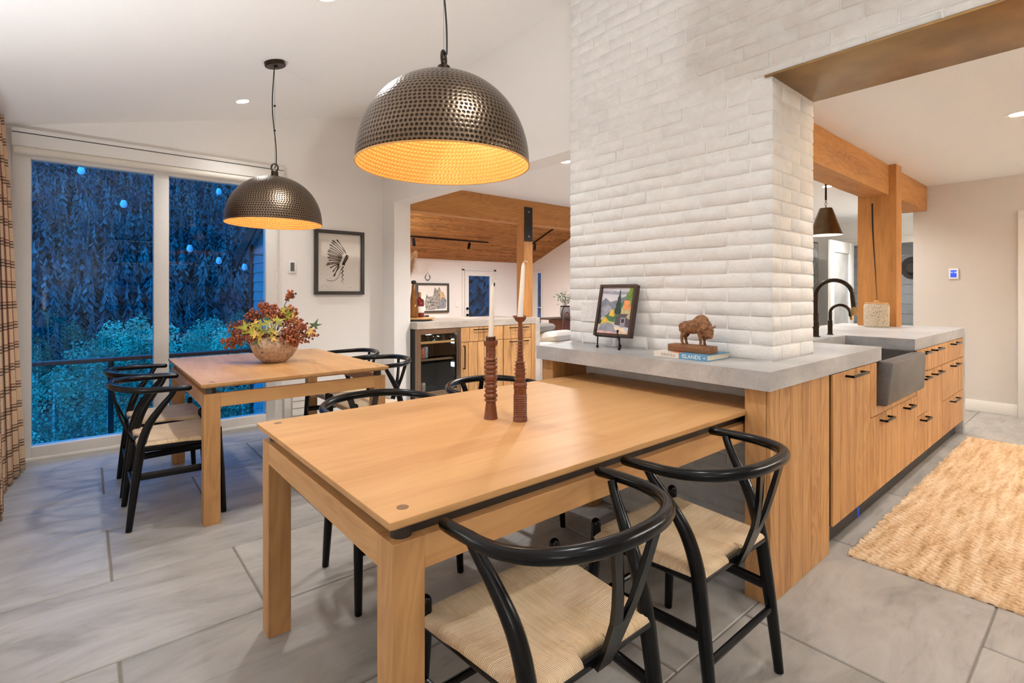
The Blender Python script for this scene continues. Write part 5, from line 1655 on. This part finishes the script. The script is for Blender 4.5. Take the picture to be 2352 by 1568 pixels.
def maple(c, n_, u, size, mat):
    w_ = n_.cross(u)
    pts = [c]
    ang = [-2.4, -2.0, -1.55, -1.15, -.75, -.38, 0, .38, .75, 1.15, 1.55, 2.0, 2.4]
    rad = [.35, .55, .3, .85, .38, .42, 1.0, .42, .38, .85, .3, .55, .35]
    for a, r_ in zip(ang, rad):
        pts.append(c + (u * math.cos(a) + w_ * math.sin(a)) * size * r_ - n_ * size * .18 * r_ * r_)
    fs = [(0, i, i + 1) for i in range(1, len(pts) - 1)]
    B().add([tuple(p) for p in pts], fs).build('maple_leaf', M[mat], bq)
for i, (r_, f_, u_, sz, mt) in enumerate([(-.13, -.12, .09, .075, 'leafg'), (-.08, -.13, .07, .07, 'leafg'), (-.03, -.13, .10, .07, 'leafg'), (.02, -.12, .12, .06, 'leafg'), (.06, -.10, .13, .07, 'leafg'), (.11, -.06, .17, .075, 'leafg'), (.15, -.04, .14, .07, 'leafy'), (-.02, -.15, .03, .065, 'leafy'), (.05, -.15, .02, .055, 'leafy'), (-.05, -.15, .04, .06, 'leafy'), (.25, -.03, .06, .06, 'leafy'), (.27, .0, .09, .07, 'leafd'), (0, -.13, -.01, .05, 'leafg'), (.09, -.08, .2, .06, 'leafg'), (.0, -.1, .15, .05, 'leafd'), (-.09, -.10, .12, .06, 'leafy'), (-.01, -.14, .06, .06, 'leafg'), (.03, -.145, .07, .06, 'leafg'), (-.04, -.14, .0, .055, 'leafd'), (.06, -.14, .05, .055, 'leafy')]):
    c = base + RT * r_ + FW * f_ + UP * u_
    n_ = (-FW + UP * rd.uniform(.2, .9) + RT * rd.uniform(-.5, .5)).normalized()
    u = (UP * rd.uniform(-.4, 1) + RT * rd.uniform(-1, 1) + RT * r_ * 3)
    u = (u - n_ * u.dot(n_)).normalized()
    maple(c, n_, u, sz, mt)

# ------------------------------------------------------------------ feather picture, wall controls, vent
fy = 5.022
fp = thing('feather_picture', (1.96, 5.04, 1.2), 'black framed ink print of a feather headdress on the white wall', 'picture')
x0, x1, z0, z1 = 1.708, 2.216, 1.202, 1.846
w_ = .034
B().box(x0, x1, fy, 5.058, z1 - w_, z1).box(x0, x1, fy, 5.058, z0, z0 + w_).box(x0, x0 + w_, fy, 5.058, z0 + w_, z1 - w_).box(x1 - w_, x1, fy, 5.058, z0 + w_, z1 - w_).build('picture_frame', plain('black_brown_frame', S(38, 28, 20), 0.4), fp, bevel=0.0015, seg=1)
B().box(x0 + w_, x1 - w_, 5.046, 5.058, z0 + w_, z1 - w_).build('sheet', M['paper'], fp)
B().box(x0 + w_, x1 - w_, fy + .008, fy + .011, z0 + w_, z1 - w_).build('picture_glass', M['pane2'], fp)
def px(u, v): # pixel of the print study (0..1) to the sheet
    return (x0 + w_ + (x1 - x0 - 2 * w_) * u, z0 + w_ + (z1 - z0 - 2 * w_) * (1 - v))
def stroke(pts, wd, mat, y):
    b = B()
    P = [px(*p) for p in pts]
    V, Fc = [], []
    n = len(P)
    for i, (x, z) in enumerate(P):
        a, c = P[max(i - 1, 0)], P[min(i + 1, n - 1)]
        d = Vector((c[0] - a[0], c[1] - a[1])); d = d.normalized() if d.length else Vector((1, 0))
        h_ = wd[i] if isinstance(wd, (list, tuple)) else wd
        V += [(x - d.y * h_, y, z + d.x * h_), (x + d.y * h_, y, z - d.x * h_)]
        if i: Fc.append((2 * i - 2, 2 * i - 1, 2 * i + 1, 2 * i))
    return V, Fc
dk, lt = B(), B()
hub = [(.64, .31), (.66, .34), (.60, .34), (.58, .36), (.56, .38), (.56, .40), (.56, .42), (.55, .43), (.54, .45), (.54, .47), (.52, .48), (.51, .50), (.50, .52), (.50, .53), (.49, .54), (.49, .55)]
tips = [(.43, .10), (.33, .115), (.31, .15), (.265, .19), (.27, .245), (.235, .285), (.22, .31), (.215, .355), (.25, .385), (.22, .42), (.245, .465), (.21, .52), (.19, .55), (.28, .595), (.34, .66), (.37, .74)]
rd = random.Random(3)
for (hx, hy), (tx, ty) in zip(hub, tips):
    m_ = ((hx + tx) / 2 + .0, (hy + ty) / 2 - .012)
    dk.add(*stroke([(tx, ty), (tx * .82 + hx * .18, ty * .82 + hy * .18 - .004)], [.0050, .0062], 'ink', 5.0452))
    lt.add(*stroke(cr([(tx, ty), m_, (hx, hy)], 5), [.0042 + .0012 * math.sin(i) for i in range(11)], 'inkb', 5.0456))
    dk.add(*stroke(cr([(tx, ty + .006), (m_[0], m_[1] + .006), (hx, hy)], 5), .0013, 'ink', 5.0450))
    dk.add(*stroke(cr([(tx + .02, ty - .006), (m_[0], m_[1] - .008), (hx, hy - .004)], 5), .0009, 'ink', 5.0450))
dk.add(*stroke([(.68, .36), (.655, .42), (.60, .50), (.585, .54)], [.016, .017, .014, .016], 'ink', 5.0454))
lt.add(*stroke([(.655, .40), (.61, .48)], .0035, 'inkb', 5.0451))
dk.add(*stroke(cr([(.53, .62), (.50, .70), (.45, .77), (.37, .815), (.27, .82), (.20, .80)], 5), [.0022] * 26, 'ink', 5.0452))
hel = [(.57 + .02 * math.sin(i * .9), .56 + .30 * i / 30) for i in range(31)]
dk.add(*stroke(hel, [.0038 - .0028 * i / 30 for i in range(31)], 'ink', 5.0452))
dk.add(*stroke([(x - .015, y) for x, y in hel], [.0025 - .0018 * i / 30 for i in range(31)], 'ink', 5.0453))
for k in range(6):
    lt.add(*stroke([(.52, .56), (.44 - .02 * k, .62 + .025 * k)], .0018, 'inkb', 5.0455))
lt.add(*stroke([(.15 + .07 * math.cos(a) , .945 + .05 * math.sin(a)) for a in [math.pi + math.pi * i / 12 for i in range(13)]], .0008, 'inkb', 5.0455))
lt.add(*stroke([(.70 + .012 * i, .93 + .008 * math.sin(i * 2)) for i in range(10)], .0008, 'inkb', 5.0455))
dk.build('dark_strokes', M['ink'], fp); lt.build('brown_strokes', M['inkb'], fp)
rm = thing('wall_remote', (1.505, 5.05, 1.4), 'white wall switch with dark grey rocker beside the window', 'switch', 'switch plates')
B().box(1.472, 1.538, 5.046, 5.0595, 1.408, 1.524).build('plate', M['white'], rm, bevel=.003)
B().box(1.488, 1.522, 5.040, 5.046, 1.428, 1.508).build('rocker', M['grey'], rm, bevel=.002, seg=1)
vt = thing('wall_vent', (1.55, 5.05, .0), 'white louvred wall vent low beside the window', 'vent')
B().box(1.43, 1.70, 5.036, 5.0595, 0.03, 0.27).build('plate', M['trim'], vt, bevel=.003)
for i in range(3):
    B().hexa([(1.50, 5.018, .055 + i * .068), (1.68, 5.018, .055 + i * .068), (1.68, 5.036, .055 + i * .068), (1.50, 5.036, .055 + i * .068)],
             [(1.50, 5.026, .117 + i * .068), (1.68, 5.026, .117 + i * .068), (1.68, 5.036, .117 + i * .068), (1.50, 5.036, .117 + i * .068)]).build('louvre', M['trim'], vt)
struct('baseboard_window', B().box(1.702, 2.43, 5.046, 5.06, 0, .10), M['trim'], bevel=.003)
fo = thing('flush_outlet', (2.31, 2.05, 1.05), 'paint covered triple outlet plate on the brick behind the small painting', 'outlet')
B().box(2.3105, 2.318, 1.93, 2.10, 1.045, 1.165).build('plate', M['brick'], fo, bevel=.003, seg=1)
for i in range(3):
    B().box(2.309, 2.3112, 1.955 + i * .045, 1.985 + i * .045, 1.07, 1.14).build('insert', M['brick'], fo, bevel=.001, seg=1)

# ------------------------------------------------------------------ small painting on an iron easel
ey = 1.765
pt = thing('small_painting', (2.21, ey, .99), 'small landscape painting in dark wooden frame on the easel', 'painting')
# frame plane: bottom front edge at X=2.165, leaning back towards the brick; turned slightly
pa = Matrix.Translation((2.185, 1.77, .982)) @ Matrix.Rotation(R(-90 + 4), 4, 'Z') @ Matrix.Rotation(R(-14), 4, 'X')
# local: x to the viewer's right (-Y world), y = depth away, z up
PW, PH, fw, fd = .238, .292, .016, .038
def pb(x0, x1, y0, y1, z0, z1): return B().box(x0, x1, y0, y1, z0, z1)
b = pb(-PW / 2, PW / 2, 0, fd, 0, fw).box(-PW / 2, PW / 2, 0, fd, PH - fw, PH).box(-PW / 2, -PW / 2 + fw, 0, fd, fw, PH - fw).box(PW / 2 - fw, PW / 2, 0, fd, fw, PH - fw)
b.build('picture_frame', M['walframe'], pt, bevel=.0015, seg=1, M=pa)
iw, ih = PW - 2 * fw, PH - 2 * fw
pb(-iw / 2, iw / 2, .012, fd - .004, fw, PH - fw).build('canvas', plain('painted_sky', S(206, 204, 210), 0.6, vary=0.08, bs=14), pt, M=pa)
def pp(name, col, poly, lay):
    V = [(-iw / 2 + iw * u, .0118 - .00025 * lay, fw + ih * v) for u, v in poly]
    B().add(V, [tuple(range(len(V)))]).build(name, plain('paint_' + name, col, .6, vary=.14, bs=40), pt, M=pa)
pp('cloud', S(160, 160, 172), [(0, .93), (1, .90), (1, .86), (.5, .84), (0, .87)], 1)
pp('mountain', S(126, 128, 136), [(0, .5), (0, .68), (.14, .77), (.3, .68), (.5, .72), (.8, .82), (1, .86), (1, .4)], 2)
pp('foothill', S(158, 156, 168), [(0, .56), (.25, .62), (.45, .5), (.5, .35), (0, .35)], 3)
pp('slope', S(74, 112, 74), [(0, .2), (.2, .38), (.55, .6), (.85, .78), (.95, .8), (1, .3)], 4)
pp('house', S(196, 178, 130), [(.68, .3), (.68, .52), (.78, .72), (1, .72), (1, .3)], 5)
pp('house_roof', S(232, 150, 92), [(.74, .52), (.74, .72), (1, .72), (1, .52)], 6)
pp('barn', S(86, 76, 82), [(.52, .2), (.56, .36), (.66, .43), (.92, .43), (.86, .36), (.95, .32), (1, .3), (1, .14)], 7)
pp('barn_door', S(150, 146, 150), [(.70, .15), (.70, .35), (.85, .35), (.85, .15)], 8)
pp('door_panes', S(40, 34, 40), [(.73, .24), (.73, .32), (.82, .32), (.82, .24)], 9)
pp('meadow', S(196, 196, 116), [(0, .18), (0, .26), (.3, .28), (.5, .24), (.5, .16)], 5)
pp('bush', S(216, 178, 70), [(.1, .22), (.13, .33), (.22, .36), (.3, .30), (.31, .22)], 6)
pp('flowers', S(226, 186, 74), [(.32, .38), (.36, .5), (.48, .52), (.55, .44), (.48, .36)], 9)
pp('road', S(150, 150, 160), [(0, .02), (.1, .2), (.3, .23), (.46, .22), (.68, .0), (0, .0)], 7)
pp('verge', S(232, 206, 176), [(.68, .0), (.52, .14), (.8, .13), (1, .0)], 8)
pp('verge_line', S(226, 178, 174), [(0, .02), (.02, .06), (.66, .03), (.68, .0), (0, .0)], 9)
for k, (cx, b0, t0, wd) in enumerate([(.58, .42, .97, .13), (.02, .2, .62, .1)]):
    V = []
    for i in range(8):
        f = i / 8
        V += [(cx - wd * (1 - f) * (1 if i % 2 else .62), b0 + (t0 - b0) * f)]
    R_ = [(2 * cx - u, v) for u, v in V[::-1]]
    pp('spruce', S(38, 56, 46), [(max(0, u), v) for u, v in V + [(cx, t0)] + R_], 10 + k)
pp('tree', S(112, 138, 44), [(.86, .74), (.78, .8), (.8, .88), (.86, .92), (.86, 1.0), (1, 1.0), (1, .6), (.94, .6), (.93, .7)], 9)
es = thing('iron_easel', (2.2, ey, CT), 'small black wrought iron easel on the counter', 'easel')
b = B()
feet = [(2.165, 1.845), (2.158, 1.69)]
for (x, y) in feet:
    B().tube(cr([(x, y, CT + .012), (x + .002, y, CT + .05), (x + .004, y, CT + .072)], 4), .004, 8).tube([(x + .004, y, CT + .066), (x - .012, y, CT + .066), (x - .014, y, CT + .098)], .0035, 8).ball((x, y, CT + .0085), .0085, 10, 8).ball((x - .014, y, CT + .102), .0075, 10, 8).build('front_leg', M['iron'], es, smooth=True)
B().tube([(2.168, 1.845, CT + .066), (2.162, 1.69, CT + .066)], .0035, 8).build('cross_bar', M['iron'], es, smooth=True)
B().tube([(2.268, 1.77, CT + .012), (2.235, 1.768, CT + .10), (2.255, 1.768, CT + .20)], .004, 8).ball((2.268, 1.77, CT + .0085), .0085, 10, 8).build('back_leg', M['iron'], es, smooth=True)

# ------------------------------------------------------------------ two books and the bison carving
zb0 = CT + .0005
def book(name, x0, x1, y0, y1, h_, cov, label, txt, tcol, size, arrow=False, orange=False):
    t = thing(name, ((x0 + x1) / 2, (y0 + y1) / 2, CT), label, 'book', 'books under the bison')
    c = .0025
    B().box(x0, x1, y0, y1, zb0, zb0 + c).box(x0, x1, y0, y1, zb0 + h_ - c, zb0 + h_).box(x0, x0 + c, y0, y1, zb0 + c, zb0 + h_ - c).build('cover', M[cov], t, bevel=.0006, seg=1)
    B().box(x0 + c, x1 - .005, y0 + .004, y1 - .004, zb0 + c, zb0 + h_ - c).build('pages', M['pages'], t)
    me = text_mesh(txt, size, .0002)
    obj('title', me, tcol, t, Matrix.Translation((x0 - .0003, (y0 + y1) / 2 + (.008 if arrow else -.012), zb0 + h_ / 2 - .0005)) @ Matrix.Rotation(R(-90), 4, 'Z') @ Matrix.Rotation(R(90), 4, 'X'))
    if arrow:
        yy = y0 + .012
        B().add([(x0 - .0004, yy + .007, zb0 + h_ / 2), (x0 - .0004, yy - .001, zb0 + h_ / 2 + .005), (x0 - .0004, yy - .001, zb0 + h_ / 2 - .005)], [(0, 1, 2)]).build('arrow', tcol, t)
    if orange:
        B().box(x0 + .004, x1 - .02, y0 + .002, y0 + .045, zb0 + h_, zb0 + h_ + .0003).build('cover_print', M['orange'], t)
book('hardback_book', 2.09, 2.285, 1.296, 1.430, .0255, 'cream', 'cream spined book lettered KINFOLK under the bison', 'KINFOLK', M['taupe'], .0185, orange=True)
book('hardback_book', 2.09, 2.295, 1.157, 1.294, .0265, 'blue', 'blue spined book lettered ISLANDS under the bison', 'ISLANDS', M['white'], .0245, arrow=True)
zp = zb0 + .0272
bi = thing('bison_carving', (2.17, 1.275, zp), 'brown carved bison figure on a wooden block atop the books', 'sculpture')
B().box(2.132, 2.205, 1.168, 1.382, zp, zp + .033).build('plinth', M['plinth'], bi, bevel=.003, seg=2)
b = B()
# local frame: x to the viewer's right (= -Y world), y = away (X world), z up, origin at plinth top
def bell(c, r, sc): b.ball(c, r, 16, 12, sc)
b.tube(cr([(-.058, 0, .086, .020), (-.050, 0, .084, .027), (-.03, 0, .082, .031), (0, 0, .085, .034), (.025, 0, .092, .040), (.045, 0, .092, .040), (.062, 0, .086, .034), (.075, 0, .078, .026)], 4), [p[3] for p in cr([(-.058, 0, .086, .020), (-.050, 0, .084, .027), (-.03, 0, .082, .031), (0, 0, .085, .034), (.025, 0, .092, .040), (.045, 0, .092, .040), (.062, 0, .086, .034), (.075, 0, .078, .026)], 4)], 16, flat=.72)
bell((.040, 0, .115), .030, (1.25, .62, .95))
bell((.055, 0, .080), .034, (.9, .75, 1.0))
bell((-.040, 0, .082), .030, (.85, .80, 1.0))
b.tube([(.062, -.004, .083), (.080, -.008, .066), (.086, -.012, .045), (.084, -.013, .036)], [.030, .025, .017, .011], 14)
bell((.070, -.006, .052), .020, (.8, .8, 1.0))
b.tube([(.070, -.008, .048), (.072, -.010, .030)], [.014, .004], 10)
for s in (-1, 1):
    b.tube(cr([(.078, s * .016 - .006, .084), (.088, s * .030 - .006, .086), (.094, s * .034 - .006, .096)], 4), [.0062] * 5 + [.005, .004, .003, .0022], 8)
    b.ball((.072, s * .026 - .004, .078), .008, 8, 6, (.8, 1.4, .6))
    b.tube(cr([(.044, s * .015, .07, .017), (.044, s * .017, .045, .011), (.046, s * .017, .022, .0065), (.046, s * .017, .008, .0075), (.048, s * .017, .0, .009)], 3), [p[3] for p in cr([(.044, s * .015, .07, .017), (.044, s * .017, .045, .011), (.046, s * .017, .022, .0065), (.046, s * .017, .008, .0075), (.048, s * .017, .0, .009)], 3)], 10)
    b.tube(cr([(-.044, s * .014, .08, .021), (-.040, s * .017, .055, .015), (-.050, s * .017, .034, .0085), (-.047, s * .017, .012, .0065), (-.044, s * .017, .0, .009)], 3), [p[3] for p in cr([(-.044, s * .014, .08, .021), (-.040, s * .017, .055, .015), (-.050, s * .017, .034, .0085), (-.047, s * .017, .012, .0065), (-.044, s * .017, .0, .009)], 3)], 10)
b.tube(cr([(-.060, 0, .100), (-.072, 0, .088), (-.070, 0, .06)], 4), [.005] * 4 + [.004] * 5, 8)
bmesh_ = remeshed(b, .0028, 3)
for v in bmesh_.vertices:
    k = noise.noise(v.co * 110) * .0012 + noise.noise(v.co * 240) * .0006
    v.co += v.normal * k
Mb = Matrix.Translation((2.168, 1.268, zp + .0335)) @ Matrix.Rotation(R(-90), 4, 'Z') @ Matrix.Diagonal((1.0, 1.0, .98, 1))
obj('bison', bmesh_, M['bison'], bi, Mb)

# ------------------------------------------------------------------ shelves on the back wall, mirrored in the window
sh_ = thing('wall_shelves', (1.45, -2.1, .9), 'dark wall shelves behind the camera, mirrored in the window glass', 'shelves')
for z_ in (2.22, 1.80, 1.38, .95):
    s_ = B().box(.30, 2.25, -2.2, -1.92, z_, z_ + .035).build('shelf', M['dark'], sh_, bevel=.002, seg=1)
    if z_ > 1.5:
        B().box(.30, 2.25, -1.935, -1.925, z_ - .007, z_ - .0005).build('led_strip', M['shelfled'], s_)
def prop(name, b, mat, label, cat):
    tag(b.build(name, M[mat], None, smooth=True), label, cat, 'things on the back shelves')
prop('dark_vase', B().lathe([(.05, 0), (.07, .05), (.06, .16), (.03, .2), (.035, .22)], 18, (.62, -2.05, 1.835)), 'iron', 'dark vase on the shelf behind the camera', 'vase')
prop('leaning_print', B().box(.75, 1.0, -2.12, -2.10, 1.835, 2.01), 'walframe', 'small dark print leaning on the back shelf', 'picture')
prop('round_pot', B().lathe([(.06, 0), (.1, .06), (.1, .12), (.06, .18)], 18, (1.25, -2.05, 1.835)), 'iron', 'round dark pot on the upper back shelf', 'pot')
prop('photo_stand', B().box(.42, .62, -2.10, -2.08, 1.415, 1.64), 'taupe', 'standing photograph on the middle back shelf', 'picture')
prop('short_jar', B().lathe([(.06, 0), (.065, .05), (.06, .12)], 18, (.95, -2.05, 1.415)), 'iron', 'short dark jar on the middle back shelf', 'jar')
prop('book_stack', B().box(.82, 1.12, -2.14, -1.98, .985, 1.04), 'walframe', 'flat stack of books on the lower back shelf', 'book')
prop('white_photo', B().box(.86, 1.02, -2.15, -2.14, 1.041, 1.15), 'white', 'small white photograph on the lower back shelf', 'picture')
prop('tall_vase', B().lathe([(.05, 0), (.08, .08), (.07, .2), (.03, .26), (.04, .28)], 18, (2.05, -2.05, 1.415)), 'iron', 'tall dark vase at the shelf end behind the camera', 'vase')
